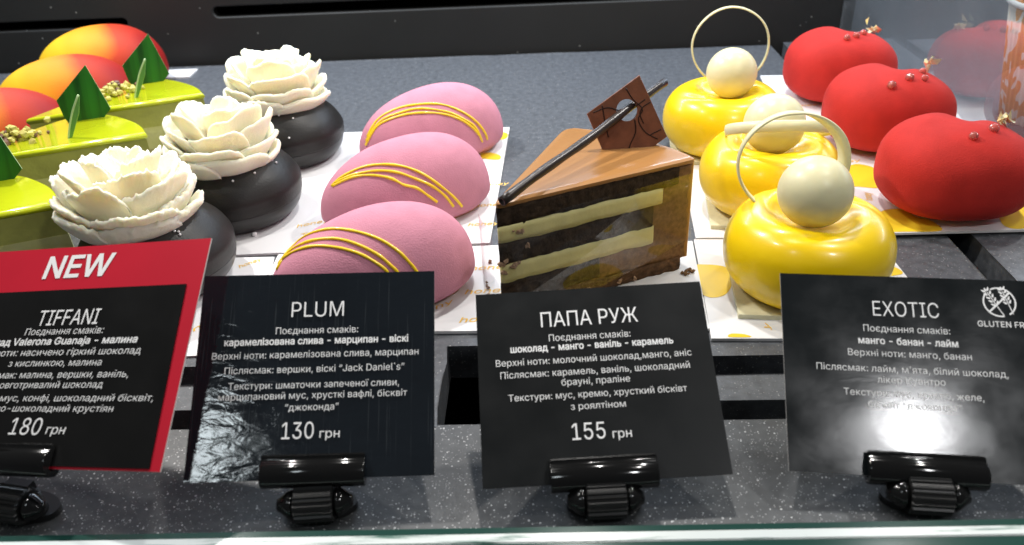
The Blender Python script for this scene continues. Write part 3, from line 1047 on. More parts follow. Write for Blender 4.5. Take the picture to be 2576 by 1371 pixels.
black_cake(-.1835, .325, 5, 'nearest black cake, its rose with torn edges above the red card', .98, (R(-6), R(3)),
           c2b([(215, 1285), (262, 1315), (250, 1290)]), (-.0060, -.003), .0016, 0)
black_cake(-.1690, .395, 11, 'middle black cake with smooth cream rose, sugar grains on its side', .95, (R(-5), R(2)),
           c2b([(1095, 525), (1110, 548), (1085, 605), (1045, 668), (1072, 658), (1108, 680), (920, 772), (730, 842)]), (-.001, -.003))
black_cake(-.1625, .477, 23, 'furthest black cake, its rose standing out against the dark wall', 1.0, (R(-4), R(2)),
           c2b([(1270, 210), (1240, 218), (1135, 265), (1260, 290), (1225, 460), (1250, 215)]), (-.003, .004))
b = bmesh.new(); bmesh.ops.create_uvsphere(b, u_segments=16, v_segments=12, radius=.0014, matrix=Matrix.Translation(at(640, 589, .0024)))
tag(obj('sugar_bead', b, M['sugar']), 'tiny clear bead lying on the board before the middle black cake', 'bead')


# ------------------------------------------------------------------ green slices
GG = 'lime green cake slices with a leaf'


def green_slice(x, y, rz, label, seed, crumbs=(.069, -.0245)):
    """local frame: origin at the sharp end, +x along the cut front, -y towards the back (mirrored below)"""
    t = empty('green_slice', label, 'cake slice', (x, y, .0016), rz, GG)
    Ht = .0405
    ARC = [(0, 0), (.30, 1.45), (.95, 2.90), (2.2, 4.55), (3.6, 5.15), (4.9, 4.85), (6.6, 3.6), (8.5, 1.75), (10.2, .0)]
    def plan(inset):
        p = [Vector((q.x / 100, -q.y / 100)) for q in smooth_line([(u, v, 0) for u, v in ARC], 48)]
        c = Vector((.047, -.021))
        return [(q.x + (c.x - q.x) / max(.01, (c - q).length) * inset, q.y + (c.y - q.y) / max(.01, (c - q).length) * inset) for q in p]
    bm = bmesh.new(); prism(bm, plan(.0014), 0, .010); obj('sponge_layer', bm, M['sponge_g'], t, smooth=False)
    bm = bmesh.new(); prism(bm, plan(.0010), .010, .024); obj('mousse_layer', bm, M['mousse_g'], t, smooth=False)
    bm = bmesh.new(); prism(bm, plan(.0012), .024, .0372); obj('jelly_layer', bm, M['mousse_d'], t, smooth=False)
    bm = bmesh.new()
    # glaze with a rounded lip
    lv = [(.0008, .0372), (.0, .0384), (.0004, .0398), (.0016, .0405)]
    rings = []
    for ins, z in lv:
        rings.append([bm.verts.new((p[0], p[1], z + (.0006 * noise.noise(Vector((p[0] * 60, p[1] * 60, seed))) if z < .0375 else 0))) for p in plan(ins)])
    n = len(rings[0])
    for A, B in zip(rings, rings[1:]):
        for k in range(n): bm.faces.new((A[k], A[(k + 1) % n], B[(k + 1) % n], B[k]))
    bm.faces.new(rings[0][::-1]); bm.faces.new(rings[-1])
    obj('lime_glaze', bm, M['lime'], t)
    # leaf: a standing rhombus cut from a long leaf, and a second one beside it seen almost edge on
    inv = LEAF_REF.inverted()
    base = at(206, 303, .042); bd = Vector((-2.67, 1.14, 0)).normalized(); nf = Vector((-bd.y * -1, bd.x, 0)).normalized()
    if nf.y > 0: nf = -nf
    nf = (nf + Vector((0, 0, .10))).normalized()
    ex = (-bd - nf * (-bd).dot(nf)).normalized(); ey = nf.cross(ex)
    if ey.z < 0: ey = -ey
    W_ = [at_plane(x, y, base, nf) for x, y in ((142, 253), (214, 163), (279, 273), (251, 309), (162, 296))]
    W_ = [((p - base).dot(ex), (p - base).dot(ey)) for p in W_]
    W_ = W_[:4] + [(W_[3][0] - .004, W_[3][1] - .008), (W_[4][0] + .004, W_[4][1] - .008)] + W_[4:]
    fr_ = Matrix(((ex.x, ey.x, nf.x, base.x), (ex.y, ey.y, nf.y, base.y), (ex.z, ey.z, nf.z, base.z), (0, 0, 0, 1)))
    lf = bmesh.new(); prism(lf, W_, -.0004, .0004)
    o = obj('leaf', lf, M['leaf'], t, smooth=False)
    o.data.materials.append(M['leafedge'])
    for f in o.data.polygons:
        if abs(f.normal.z) < .5: f.material_index = 1
    o.matrix_local = inv @ fr_
    b3 = at(173, 347, .042); n3 = Vector((.15, -1, .05)).normalized()
    ex3 = Vector((1, .15, 0)).normalized(); ey3 = n3.cross(ex3)
    if ey3.z < 0: ey3 = -ey3
    c3 = lambda pts: [at_plane(x * .394 * .6743, (240 + y * .394) * .6743, b3, n3) for x, y in pts]
    S_ = [((p - b3).dot(ex3), (p - b3).dot(ey3)) for p in c3([(645, 715), (655, 600), (685, 440), (737, 288), (752, 300), (748, 460), (705, 620), (685, 690)])]
    fr3 = Matrix(((ex3.x, ey3.x, n3.x, b3.x), (ex3.y, ey3.y, n3.y, b3.y), (ex3.z, ey3.z, n3.z, b3.z), (0, 0, 0, 1)))
    lf = bmesh.new(); prism(lf, S_, -.0004, .0004)
    o = obj('folded_leaf', lf, M['leafside'], t, smooth=False)
    o.matrix_local = inv @ fr3
    lf = bmesh.new(); tube(lf, smooth_line([(p[0] + .0003, p[1], .0003) for p in S_[:4]], 12), [.00055] * 13, 6)
    o2 = obj('pale_edge', lf, M['leafedge'], o)
    if crumbs:
        rnd = random.Random(seed)
        for nm, mtl, cnt in (('pistachio_crumbs', M['nut'], 46), ('pistachio_skins', M['nutbrown'], 14)):
            b = bmesh.new()
            for k in range(cnt):
                rr = abs(rnd.gauss(0, .0062)); aa = rnd.uniform(0, 2 * PI)
                c = Vector((crumbs[0] + rr * 1.25 * math.cos(aa), crumbs[1] + rr * 1.2 * math.sin(aa), Ht + .0010 + max(0, .0062 - rr * .6) * rnd.random()))
                sz = rnd.uniform(.0009, .0026)
                r0 = bmesh.ops.create_icosphere(b, subdivisions=1, radius=sz, matrix=Matrix.Translation(c))
                for v in r0['verts']:
                    v.co = c + (v.co - c) * (1 + .55 * noise.noise(v.co * 900)) * Vector((1, 1, .8)).magnitude * .62
            o = obj(nm, b, mtl, t, smooth=False); o['kind'] = 'stuff'
    return t


RZ = PI + math.atan2(.369, .929)
LEAF_REF = Matrix.Translation((-.2210, .4166, .0016)) @ Matrix.Rotation(RZ, 4, 'Z')
green_slice(-.2256, .3292, RZ, 'nearest lime green slice, cut by the edge of the picture above the red card', 1)
green_slice(-.2210, .4166, RZ, 'middle lime green slice, leaf and pistachio crumbs behind the nearest rose', 2)
green_slice(-.2126, .4838, RZ, 'furthest lime green slice, its leaf reaching up to the black wall', 3, (.053, -.029))


# ------------------------------------------------------------------ chocolate slice
def chocolate_slice():
    T = Vector((-.0203, .2835)); Rr = Vector((.0650, .3235)); Bk = Vector((.0110, .3650))
    z0 = .0019; Ht = .0550
    t = empty('chocolate_slice', 'layered chocolate caramel slice with a brown plaque on top', 'cake slice', (T.x, T.y, z0))
    T2, R2, B2 = Vector((0, 0)), Rr - T, Bk - T
    e = R2.normalized(); nf = Vector((e.y, -e.x))           # nf points out of the cut face, towards the viewer
    def wedge(u0, u1, d, tipcut, arc=True):
        """plan of the slice between fractions u0..u1 of its length, offset d out of the cut faces"""
        el = B2.normalized(); nl = Vector((-el.y, el.x))
        p = []
        a = T2 + e * (R2.length * u0 + tipcut) + nf * d
        b_ = T2 + e * (R2.length * u1) + nf * d
        c = T2 + el * (B2.length * u1) + nl * d
        dd = T2 + el * (B2.length * u0 + tipcut) + nl * d
        p += [dd]
        for k in range(1, 5):   # rounded tip
            s = k / 5
            p.append(dd.lerp(a, s) - (e + el).normalized() * tipcut * .55 * math.sin(PI * s))
        p += [a, b_]
        mid = (e + el).normalized() * (R2.length * u1 * 1.025)
        for k in range(1, 14):
            s = k / 14
            q = b_.lerp(c, s)
            p.append(q + (q - T2).normalized() * (.0062 * u1 * 4 * s * (1 - s)))
        p += [c]
        # soften the two outer corners
        for rad_, iter_ in ((.006, 1),):
            q2 = []
            n_ = len(p)
            for i, v in enumerate(p):
                if v is b_ or v is c:
                    a0, a1 = p[i - 1], p[(i + 1) % n_]
                    rr_ = .0085 if v is c else .0018
                    d0 = (a0 - v); d1 = (a1 - v)
                    e0 = v + d0.normalized() * min(rr_, d0.length * .9); e1 = v + d1.normalized() * min(rr_, d1.length * .9)
                    for k in range(7):
                        s = k / 6
                        q2.append((1 - s) ** 2 * e0 + 2 * s * (1 - s) * v + s * s * e1)
                else: q2.append(v)
            p = q2
        return p
    def layer(name, m, u1, d, za, zb, rough=0.0, tip=.004):
        bm = bmesh.new()
        pl = wedge(0, u1, d, tip)
        # resample the outline so the cut face can be crumbly
        pts = []
        for a, b_ in zip(pl, pl[1:] + pl[:1]):
            n = max(1, int((b_ - a).length / .0022))
            pts += [a.lerp(b_, k / n) for k in range(n)]
        nz = max(1, int((zb - za) / .0022))
        rings = []
        for j in range(nz + 1):
            z = za + (zb - za) * j / nz
            ring = []
            for p in pts:
                q = Vector((p.x, p.y, z))
                if j in (0, nz): q.z += .0011 * noise.noise(Vector((p.x * 130, p.y * 130, za * 900))) + .0006 * noise.noise(Vector((p.x * 420, p.y * 420, za * 900)))
                if rough: 
                    k = noise.noise(q * 420) * rough + noise.noise(q * 150) * rough * .8
                    q += Vector((nf.x, nf.y, 0)) * k
                ring.append(bm.verts.new(q))
            rings.append(ring)
        n = len(pts)
        for A, B in zip(rings, rings[1:]):
            for k in range(n): bm.faces.new((A[k], A[(k + 1) % n], B[(k + 1) % n], B[k]))
        bm.faces.new(rings[0][::-1]); bm.faces.new(rings[-1])
        return obj(name, bm, m, t)
    H_ = Ht
    layer('brownie_base', M['brownie'], .965, .0001, 0, H_ * .12, .0011)
    layer('mousse', M['choc_mousse'], 1.0, -.0004, H_ * .115, H_ * .955, .0007)
    layer('sponge_layer', M['choc_sponge'], .93, .0002, H_ * .80, H_ * .962, .0006, .0035)
    layer('sponge_layer', M['choc_sponge'], .80, .0001, H_ * .475, H_ * .665, .0006, .0035)
    layer('sponge_layer', M['choc_sponge'], .52, .0001, H_ * .13, H_ * .330, .0006, .0035)
    layer('mango_layer', M['mango_layer'], .845, .0004, H_ * .665, H_ * .80, .0002, .0042)
    layer('mango_layer', M['mango_layer'], .805, .0004, H_ * .325, H_ * .475, .0002, .0042)
    # caramel glaze: top sheet with a soft lip, and the outer rim
    bm = bmesh.new()
    lv = [(.0001, H_ * .955), (.0007, H_ * .968), (.0006, H_ * .99), (-.0008, H_)]
    rings = []
    for d, z in lv:
        rings.append([bm.verts.new((p.x, p.y, z)) for p in wedge(0, 1.0 + d * 6, d, .0045)])
    n = len(rings[0])
    for A, B in zip(rings, rings[1:]):
        for k in range(n): bm.faces.new((A[k], A[(k + 1) % n], B[(k + 1) % n], B[k]))
    bm.faces.new(rings[0][::-1]); bm.faces.new(rings[-1])
    cg = obj('caramel_glaze', bm, M['caramel'], t)
    cg.data.set_sharp_from_angle(angle=R(28))
    bm = bmesh.new()
    o1 = wedge(0, 1.012, -.0004, .004)[6:]; o2 = wedge(0, 1.0005, -.0006, .004)[6:]
    prism(bm, o1 + o2[::-1], H_ * .10, H_ * .962)
    obj('caramel_rim', bm, M['caramel'], t, smooth=False)
    # crumbs on the face
    rnd = random.Random(4)
    bm = bmesh.new()
    spots = [(.10, .74), (.11, .73), (.12, .735), (.14, .60), (.02, .50), (.025, .49), (.03, .52), (.07, .47), (.08, .465), (.09, .47), (.02, .42), (.45, .06), (.62, .05), (.70, .03)]
    for u, v in spots:
        for k in range(5):
            c = e * (R2.length * (u + rnd.gauss(0, .008))) + nf * .0008
            c = Vector((c.x, c.y, H_ * v + rnd.gauss(0, .0004)))
            r0 = bmesh.ops.create_icosphere(bm, subdivisions=1, radius=rnd.uniform(.0003, .0009), matrix=Matrix.Translation(c))
            for q in r0['verts']: q.co += Vector((rnd.gauss(0, .0002), rnd.gauss(0, .0002), rnd.gauss(0, .0002)))
    obj('sponge_crumbs', bm, M['crumb'], t, smooth=False)['kind'] = 'stuff'
    # clear film wrapped round the cut face
    bm = bmesh.new()
    path = []
    for k in range(7):
        s = k / 6
        a = T2 - e * .001 + Vector((-nf.x, -nf.y)) * .016 * (1 - s) * 1.0 + (-e * .0012 * math.sin(PI * s)) + nf * .0018 * s
        path.append(a)
    for k in range(1, 13):
        s = k / 12
        path.append(T2 + e * (R2.length * 1.0 * s) + nf * (.0018 + .0010 * math.sin(PI * s)))
    cols = []
    for i, p in enumerate(path):
        s = max(0, (i - 6) / 12)
        zt = H_ * (.80 + .055 * min(1, s * 3) + .03 * s); zb_ = H_ * (.0 + .30 * max(0, s - .35) / .65)
        cols.append([bm.verts.new((p.x, p.y, zb_ + (zt - zb_) * j / 4)) for j in range(5)])
    for A, B in zip(cols, cols[1:]):
        for j in range(4): bm.faces.new((A[j], B[j], B[j + 1], A[j + 1]))
    f = obj('clear_film', bm, M['film'], t)
    # plaque: a square of milk chocolate with a round hole, standing in the glaze
    base = Vector((t.location.x, t.location.y, t.location.z))
    P0 = at(1560, 372, z0 + H_)
    N0 = Vector((.10, -1, .30)).normalized()
    pq = [at_plane(x, y, P0, N0) for x, y in ((1607, 191), (1477, 287), (1543, 440), (1675, 343))]
    cc = sum(pq, Vector()) / 4
    ex = (pq[0] - pq[1]).normalized(); ey = N0.cross(ex).normalized()
    hole = at_plane(1576, 277, P0, N0)
    to2 = lambda p: ((p - cc).dot(ex), (p - cc).dot(ey))
    hx, hy = to2(hole)
    me_ = flat_with_holes([to2(p) for p in pq], [[(hx + .0049 * math.cos(2 * PI * k / 28), hy + .0051 * math.sin(2 * PI * k / 28)) for k in range(28)]], .0007, .0002)
    mw = Matrix((( ex.x, ey.x, N0.x, cc.x - base.x), (ex.y, ey.y, N0.y, cc.y - base.y), (ex.z, ey.z, N0.z, cc.z - base.z), (0, 0, 0, 1)))
    me_.transform(mw)
    po = bpy.data.objects.new('chocolate_plaque', me_); COL.objects.link(po); me_.materials.append(M['plaque']); po.parent = t
    bm = bmesh.new()
    def cp(pts): return [at_plane((1750 + x * .6565) * .6743, (230 + y * .6565) * .6743, P0 + N0 * .00095, N0) - base for x, y in pts]
    for ln in ([(755, 250), (765, 310), (775, 370), (790, 430)], [(705, 290), (780, 262), (840, 275), (900, 300)], [(890, 150), (930, 215), (985, 270), (960, 330), (1000, 400), (1070, 440)],
               [(1030, 230), (985, 260), (970, 300), (990, 350)], [(940, 330), (945, 400), (915, 470), (905, 505)], [(1090, 385), (1030, 415)], [(950, 250), (1000, 215)]):
        tube(bm, smooth_line(cp(ln), 16), .00028, 5)
    obj('dark_lines', bm, M['plaque_line'], po)
    # straw lying on the tip, through the hole and out behind
    s0 = at(1262, 507, z0 + H_ + .0026)
    d = (hole - s0)
    s1 = s0 + d * 1.36
    ax = d.normalized()
    bm = bmesh.new()
    pts = [s0 + (s1 - s0) * (k / 24) + Vector((0, 0, .0007 * math.sin(k / 24 * PI * 3))) * 0.5 - base for k in range(25)]
    tube(bm, pts, [.0020 + .00012 * math.sin(k * 1.3) for k in range(25)], 14, cap=False)
    tube(bm, pts[::-1], [.0013] * 25, 14, cap=False)
    # annular ends
    bm.verts.ensure_lookup_table()
    n = 14
    nv = len(bm.verts)
    for A0, B0 in ((0, 25 * n + 24 * n), (24 * n, 25 * n)):
        A = [bm.verts[A0 + k] for k in range(n)]; B = [bm.verts[B0 + k] for k in range(n)]
        for k in range(n):
            ka = min(range(n), key=lambda i: (B[i].co - A[k].co).length); kb = min(range(n), key=lambda i: (B[i].co - A[(k + 1) % n].co).length)
            try:
                bm.faces.new((A[k], A[(k + 1) % n], B[kb], B[ka]) if ka != kb else (A[k], A[(k + 1) % n], B[ka]))
            except ValueError: pass
    obj('chocolate_straw', bm, M['choc_dark'], t)
    return t


chocolate_slice()


bm = bmesh.new()
rnd = random.Random(12)
for px, py, n_, sx_, sy_ in ((1728, 684, 9, 9, 6), (1228, 700, 5, 5, 24)):
    for k in range(n_):
        p = at(px + rnd.gauss(0, sx_), py + rnd.gauss(0, sy_), .0026)
        r0 = bmesh.ops.create_icosphere(bm, subdivisions=1, radius=rnd.uniform(.0004, .0011), matrix=Matrix.Translation(p))
        for q in r0['verts']: q.co += Vector((rnd.gauss(0, .0002), rnd.gauss(0, .0002), rnd.gauss(0, .0001)))
o = obj('brownie_crumbs', bm, M['choc_mousse'], smooth=False)
o['kind'] = 'stuff'; tag(o, 'brown crumbs scattered on the board around the chocolate slice', 'crumbs')


# ------------------------------------------------------------------ paper cup beyond the glass
def paper_cup():
    t = empty('paper_cup', 'ribbed paper cup with orange pattern behind the glass divider', 'cup', (.3235, .500, .0008))
    bm = bmesh.new()
    def fn(a, r, z): 
        k = 1 + .012 * math.sin(46 * a)
        return (r * k * math.cos(a), r * k * math.sin(a), z)
    lathe(bm, [(0, .001), (.0265, 0), (.0270, .001), (.0375, .071), (.0368, .071), (.0255, .003), (0, .003)], 276, fn)
    obj('cup_wall', bm, M['cup'], t)
    bm = bmesh.new()
    pts = [(.0385 + .0017 * math.cos(a), .0725 + .0017 * math.sin(a)) for a in [2 * PI * k / 12 for k in range(13)]]
    lathe(bm, pts, 72)
    obj('rolled_rim', bm, M['cup_white'], t)


paper_cup()

# ------------------------------------------------------------------ price cards and holders
CY = .180
CARDS = 'price cards in front of the cakes'
HOLD = 'black card holders'


def card_frame(x, z, yaw, lean, roll):
    yaw, lean, roll = R(yaw), R(lean), R(roll)
    X = Vector((math.cos(yaw), math.sin(yaw), 0)); F = Vector((-math.sin(yaw), math.cos(yaw), 0))
    U = Vector((0, 0, 1)) * math.cos(lean) + F * math.sin(lean)
    X2 = X * math.cos(roll) + U * math.sin(roll); U2 = -X * math.sin(roll) + U * math.cos(roll)
    Nn = X2.cross(U2)
    return Matrix(((X2.x, U2.x, Nn.x, x), (X2.y, U2.y, Nn.y, CY), (X2.z, U2.z, Nn.z, z), (0, 0, 0, 1)))


def card(label, fr, w, h, m, curl=0.0, edge=True):
    o = empty('price_card', label, 'price card', group=CARDS)
    o.matrix_world = fr
    bm = bmesh.new()
    n = 16
    rows = []
    for zz in (0, -.0005):
        g = []
        for j in range(n + 1):
            g.append([bm.verts.new((-w / 2 + w * i / n, h * j / n, zz + curl * (i / n - .5) ** 2 * (1 - j / n) ** 2)) for i in range(n + 1)])
        rows.append(g)
    for q, g in enumerate(rows):
        for j in range(n):
            for i in range(n):
                f = (g[j][i], g[j][i + 1], g[j + 1][i + 1], g[j + 1][i])
                bm.faces.new(f if q == 0 else f[::-1])
    a, b_ = rows
    for i in range(n):
        bm.faces.new((a[0][i], b_[0][i], b_[0][i + 1], a[0][i + 1])); bm.faces.new((a[n][i], a[n][i + 1], b_[n][i + 1], b_[n][i]))
        bm.faces.new((a[i][0], a[i + 1][0], b_[i + 1][0], b_[i][0])); bm.faces.new((a[i][n], b_[i][n], b_[i + 1][n], a[i + 1][n]))
    c = obj('card_sheet', bm, m, o, smooth=False)
    c.data.materials.append(M['card_edge'])
    if edge:
        for f in c.data.polygons:
            if abs(f.normal.z) < .3: f.material_index = 1
    return o


I4 = Matrix.Identity(4)


def lettering(parent, groups, z=.00018, shear=0.0):
    for name, lines in groups:
        bm = bmesh.new()
        for (body, uL, uR, v, cap, bold) in lines:
            put_text(bm, body, uL, uR, v, cap, I4, bold, shear, z)
        obj(name, bm, M['white_ink'], parent, smooth=False)


PO = 'Поєднання смаків:'
f1 = card_frame(-.1664, .0202, -20.9, 52.0, 12.7)
f2 = card_frame(-.0763, .0136, 6.8, 50.7, -3.9)
f3 = card_frame(.0172, .0107, 2.4, 57.0, .8)
f4 = card_frame(.1145, .0098, -5.1, 52.0, -.8)

c1 = card('red bordered card reading NEW and TIFFANI, 180 грн', f1, .102, .0765, M['red_card'])
bm = bmesh.new()
prism(bm, [(-.0470, .0008), (.0472, .0008), (.0455, .0602), (-.0455, .0602)], .0001, .0005)
inner = obj('black_insert', bm, M['card_tiffani'], c1, smooth=False)
lettering(c1, [('new_lettering', [('NEW', -15.4, 14.0, 69.0, 8.0, .03)])], z=.0002, shear=.12)
lettering(c1, [('name_lettering', [('TIFFANI', -10.7, 14.5, 50.0, 5.4, 0)]),
               ('description_lettering', [(PO, -15.0, 17.5, 45.2, 2.4, -.004), ('шоколад Valerona Guanaja - малина', -36.5, 31.9, 41.7, 2.4, .030),
                                          ('Верхні ноти: насичено гіркий шоколад', -38.5, 34.2, 37.9, 2.35, -.004), ('з кислинкою, малина', -18.0, 20.1, 34.2, 2.32, -.004),
                                          ('Післясмак: малина, вершки, ваніль,', -33.0, 31.7, 30.2, 2.3, -.004), ('довготривалий шоколад', -21.5, 22.7, 26.8, 2.27, -.004),
                                          ('Текстури: тії, мус, конфі, шоколадний бісквіт,', -43.0, 43.2, 22.4, 2.22, -.004), ('ово-шоколадний крустіян', -20.0, 29.2, 19.0, 2.2, -.004)]),
               ('price_lettering', [('180', -9.7, 3.1, 13.1, 5.4, 0), ('грн', 5.2, 12.9, 12.2, 2.9, 0)])], z=.0007, shear=.12)

c2_ = card('glossy black card reading PLUM, 130 грн', f2, .0784, .0688, M['card_plum'], curl=.0012)
lettering(c2_, [('name_lettering', [('PLUM', -8.8, 8.7, 55.9, 5.3, -.004)]),
                ('description_lettering', [(PO, -13.6, 13.7, 48.6, 2.35, -.004), ('карамелізована слива - марципан - віскі', -30.3, 30.5, 45.0, 2.33, .030),
                                           ('Верхні ноти: карамелізована слива, марципан', -33.9, 33.9, 40.4, 2.3, -.006), ('Післясмак: вершки, віскі “Jack Daniel`s”', -29.4, 29.3, 35.4, 2.27, -.006),
                                           ('Текстури: шматочки запеченої сливи,', -27.8, 27.6, 30.2, 2.24, -.006), ('марципановий мус, хрусткі вафлі, бісквіт', -30.7, 30.3, 26.7, 2.23, -.006), ('“джоконда”', -9.0, 8.2, 22.8, 2.2, -.006)]),
                ('price_lettering', [('130', -9.6, .6, 15.3, 5.3, 0), ('грн', 2.5, 8.9, 14.2, 2.9, 0)])], z=.0005)
c3 = card('matt black card reading ПАПА РУЖ, 155 грн', f3, .0781, .0665, M['card_matt'], edge=False)
lettering(c3, [('name_lettering', [('ПАПА РУЖ', -17.1, 16.0, 55.6, 5.5, 0)]),
               ('description_lettering', [(PO, -14.8, 12.8, 48.8, 2.44, -.002), ('шоколад - манго - ваніль - карамель', -28.0, 26.8, 45.5, 2.41, .030),
                                          ('Верхні ноти: молочний шоколад,манго, аніс', -33.1, 32.2, 40.8, 2.37, -.004), ('Післясмак: карамель, ваніль, шоколадний', -31.8, 31.0, 36.5, 2.34, -.004),
                                          ('брауні, праліне', -11.8, 10.8, 33.0, 2.32, -.004), ('Текстури: мус, кремю, хрусткий бісківт', -29.5, 28.9, 28.6, 2.28, -.004), ('з роялтіном', -9.4, 8.4, 24.6, 2.25, -.004)]),
               ('price_lettering', [('155', -9.8, .9, 16.3, 5.4, 0), ('грн', 3.1, 9.2, 15.0, 2.9, 0)])])
c4 = card('satin black card reading EXOTIC with a gluten free emblem', f4, .0814, .0662, M['card_exotic'])
lettering(c4, [('name_lettering', [('EXOTIC', -11.4, 9.3, 54.7, 5.2, -.004)]),
               ('description_lettering', [(PO, -14.9, 12.1, 47.8, 2.32, -.004), ('манго - банан - лайм', -16.8, 14.1, 43.6, 2.3, .030),
                                          ('Верхні ноти: манго, банан', -20.3, 17.7, 39.4, 2.27, -.006), ('Післясмак: лайм, м\'ята, білий шоколад,', -30.5, 28.0, 34.2, 2.24, -.006),
                                          ('лікер Куантро', -11.9, 8.8, 30.6, 2.22, -.006), ('Текстури: мус, кремю, желе,', -22.5, 19.8, 26.2, 2.19, -.006), ('бісквіт “джоконда”', -15.3, 12.7, 22.5, 2.17, -.006)]),
               ('gluten_free_lettering', [('GLUTEN FREE', 20.9, 38.2, 50.8, 1.9, .010)])])
# the gluten free emblem: two ears of grain in a circle with a bar across
bm = bmesh.new()
def ringf(bm, cx, cy, r, w, n=48, a0=0, a1=2 * PI):
    A = []; B = []
    for k in range(n + 1):
        a = a0 + (a1 - a0) * k / n
        A.append(bm.verts.new(((cx + (r - w / 2) * math.cos(a)) / 1000, (cy + (r - w / 2) * math.sin(a)) / 1000, .00018)))
        B.append(bm.verts.new(((cx + (r + w / 2) * math.cos(a)) / 1000, (cy + (r + w / 2) * math.sin(a)) / 1000, .00018)))
    for k in range(n): bm.faces.new((A[k], A[k + 1], B[k + 1], B[k]))
def barf(bm, x0, y0, x1, y1, w, z=.00018):
    d = Vector((x1 - x0, y1 - y0)).normalized(); nn = Vector((-d.y, d.x)) * w / 2
    bm.faces.new([bm.verts.new((p.x / 1000, p.y / 1000, z)) for p in (Vector((x0, y0)) - nn, Vector((x1, y1)) - nn, Vector((x1, y1)) + nn, Vector((x0, y0)) + nn)])
ex_, ey_ = 28.5, 58.4
ringf(bm, ex_, ey_, 4.9, .50, a0=R(-58), a1=R(118)); ringf(bm, ex_, ey_, 4.9, .50, a0=R(140), a1=R(282))
barf(bm, ex_ - 3.4, ey_ - 3.4, ex_ + 3.5, ey_ + 3.4, .55, .00020)
def grain(bm, x, y, ang, ln, wd_):
    p = []
    for k in range(12):
        a = 2 * PI * k / 12
        q = Vector((ln / 2 * math.cos(a), wd_ / 2 * math.sin(a) * (1 - .35 * math.cos(a))))
        p.append((x + q.x * math.cos(ang) - q.y * math.sin(ang), y + q.x * math.sin(ang) + q.y * math.cos(ang)))
    bm.faces.new([bm.verts.new((a / 1000, b_ / 1000, .00019)) for a, b_ in p])
for (x0, y0, x1, y1) in ((ex_ + .9, ey_ - 4.6, ex_ - 4.0, ey_ + 4.4), (ex_ + 3.8, ey_ - 4.0, ex_ + 1.0, ey_ + 5.0)):
    d = Vector((x1 - x0, y1 - y0)); L_ = d.length; d.normalize(); ang = math.atan2(d.y, d.x)
    barf(bm, x0, y0, x1 - d.x * 1.2, y1 - d.y * 1.2, .28)
    for k in range(5):
        s = L_ * (.40 + .13 * k)
        c = Vector((x0, y0)) + d * s; nn = Vector((-d.y, d.x))
        for sg in (-1, 1):
            q = c + nn * sg * .85 + d * .5
            grain(bm, q.x, q.y, ang + sg * R(38), 1.45, .62)
    grain(bm, x1 - d.x * .2, y1 - d.y * .2, ang, 1.4, .6)
obj('gluten_free_emblem', bm, M['white_ink'], c4, smooth=False)


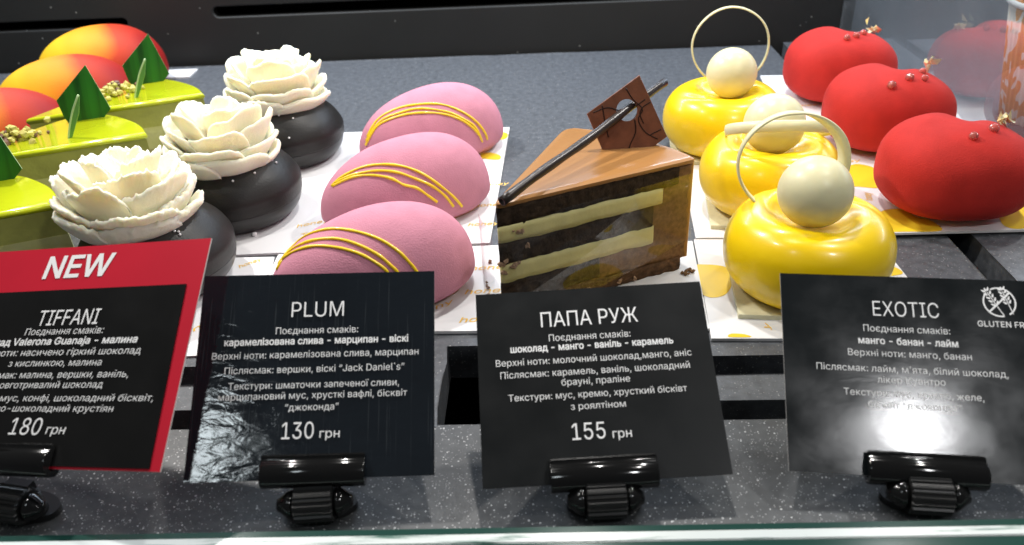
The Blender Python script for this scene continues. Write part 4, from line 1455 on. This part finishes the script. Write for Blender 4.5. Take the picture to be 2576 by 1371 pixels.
def holder(label, fr, u, wclip, sc=1.0):
    """clip tube gripping the card, ribbed barrel with two end pins, foot on the deck"""
    X = fr.to_3x3() @ Vector((1, 0, 0)); base = fr @ Vector((u, 0, 0))
    yaw = math.atan2(X.y, X.x)
    t = empty('card_holder', label, 'card holder', (base.x, base.y, 0), yaw, HOLD)
    toL = Matrix.Translation((base.x, base.y, 0)) @ Matrix.Rotation(yaw, 4, 'Z')
    loc = toL.inverted() @ fr                       # card frame in the holder's frame
    bm = bmesh.new()
    # section of the clip in the card's (up, out) plane, mm
    sec = [(7.2, .9), (7.6, 1.6), (7.0, 2.2), (6.2, 1.9), (5.6, 2.1), (4.9, 2.9), (3.6, 3.6), (2.0, 3.9), (.2, 3.6), (-1.4, 2.7), (-2.3, 1.2), (-2.6, -.6), (-2.2, -2.3), (-.8, -3.3), (1.2, -3.4), (3.4, -2.6), (6.0, -1.6), (7.0, -1.4), (7.0, -.8), (-.6, -.8), (-.6, .9)]
    sec = [(a * sc, b_ * sc) for a, b_ in sec]
    xs = [-wclip / 2, -wclip / 2 + .0004, -.00012, .00012, wclip / 2 - .0004, wclip / 2]
    rings = []
    for i, x in enumerate(xs):
        k = .94 if i in (0, 5) else 1
        rings.append([bm.verts.new(loc @ Vector((u + x, a * k / 1000, b_ * k / 1000 + .0003))) for a, b_ in sec])
    n = len(sec)
    for A, B in zip(rings, rings[1:]):
        for q in range(n): bm.faces.new((A[q], A[(q + 1) % n], B[(q + 1) % n], B[q]))
    bm.faces.new(rings[0]); bm.faces.new(rings[-1][::-1])
    o = obj('clip_jaw', bm, M['clip'], t, smooth=False)
    for f in o.data.polygons: f.use_smooth = True
    o.data.set_sharp_from_angle(angle=R(40))
    # barrel along x
    by, bz, br = -.0035, .0068, .0058
    rotX = Matrix.Translation((0, by, bz)) @ Matrix.Rotation(PI / 2, 4, 'Y')
    bm = bmesh.new()
    nr = 20
    def fn(a, r, z):
        if r > .004: r = r * (1 + .055 * (1 if math.sin(nr * a) > 0 else -1))
        return (r * math.cos(a), r * math.sin(a), z)
    lathe(bm, [(0, -.0062), (.0052, -.0062), (br, -.0058), (br, .0058), (.0052, .0062), (0, .0062)], nr * 4, fn, rotX)
    obj('ribbed_barrel', bm, M['clip_matt'], t, smooth=False)
    for s in (-1, 1):
        bm = bmesh.new()
        lathe(bm, [(.0032, .0062), (.0044, .0066), (.0046, .0080), (.0034, .0098), (.0026, .0108), (.0020, .0118), (0, .0122)], 28, None, rotX @ Matrix.Scale(s, 4, Vector((0, 0, 1))))
        obj('end_pin', bm, M['clip'], t)
    bm = bmesh.new()
    prism(bm, [(12.0 / 1000 * math.cos(a), by + .004 + .0062 * math.sin(a)) for a in [2 * PI * k / 40 for k in range(40)]], .0002, .0024)
    obj('foot', bm, M['clip_matt'], t, smooth=False)
    bm = bmesh.new(); box(bm, (-.0045, by + .0005, .002), (.0045, by + .0065, .0115))
    obj('neck', bm, M['clip_matt'], t, smooth=False)
    return t


holder('black card holder gripping the red bordered card', f1, -.0070, .036)
holder('black card holder gripping the plum card', f2, .0012, .0325)
holder('black card holder gripping the matt ПАПА РУЖ card', f3, -.0010, .0335)
holder('black card holder gripping the exotic card', f4, .0000, .0345)


# ------------------------------------------------------------------ glass edge along the front
def glass_mat():
    m = mat('green_glass', (.55, .75, .68), .08, .6)
    b = m.node_tree.nodes['Principled BSDF']
    b.inputs['Transmission Weight'].default_value = .85
    b.inputs['IOR'].default_value = 1.5
    return m


M['front_glass'] = glass_mat()


def edge_mat():
    m = mat('painted_edge_shine', (.8, .85, .84), .2, .6, coat=.3)
    nt = m.node_tree; N = nt.nodes; L = nt.links
    b = N['Principled BSDF']; tc = [n for n in N if n.type == 'TEX_COORD'][0]
    mp = N.new('ShaderNodeMapping'); mp.inputs['Scale'].default_value = (28, 420, 30)
    L.new(tc.outputs['Object'], mp.inputs[0])
    nz = N.new('ShaderNodeTexNoise'); nz.inputs['Scale'].default_value = 1; nz.inputs['Detail'].default_value = 6; nz.inputs['Roughness'].default_value = .65
    L.new(mp.outputs[0], nz.inputs['Vector'])
    r = N.new('ShaderNodeValToRGB'); L.new(nz.outputs[0], r.inputs[0])
    e = r.color_ramp.elements
    e[0].position = .34; e[0].color = (.05, .14, .11, 1); e[1].position = .46; e[1].color = (.62, .67, .66, 1)  # pale streaks painted in for the shine along the glass edge
    L.new(r.outputs[0], b.inputs['Base Color'])
    return m


M['glass_edge'] = edge_mat()
M['glass_rim'] = mat('dark_green_rim', (.012, .05, .04), .12, .6, coat=.5)
t = empty('glass_ledge', 'green tinted glass edge running along the front of the deck', 'glass edge', (0, .1655, 0), R(.35))
bm = bmesh.new(); box(bm, (-.7, -.014, .0002), (.7, 0, .0050)); obj('pane', bm, M['front_glass'], t, smooth=False)
bm = bmesh.new(); box(bm, (-.7, -.0010, .0052), (.7, .0012, .0058)); obj('dark_rim', bm, M['glass_rim'], t, smooth=False)
bm = bmesh.new(); box(bm, (-.7, -.0048, .0052), (.7, -.0012, .0062))
bmesh.ops.bevel(bm, geom=bm.edges[:], offset=.0003, segments=2, affect='EDGES')
obj('bright_edge', bm, M['glass_edge'], t, smooth=False)
bm = bmesh.new(); box(bm, (-.7, -.0085, .0052), (.7, -.0050, .0058)); obj('dark_rim', bm, M['glass_rim'], t, smooth=False)
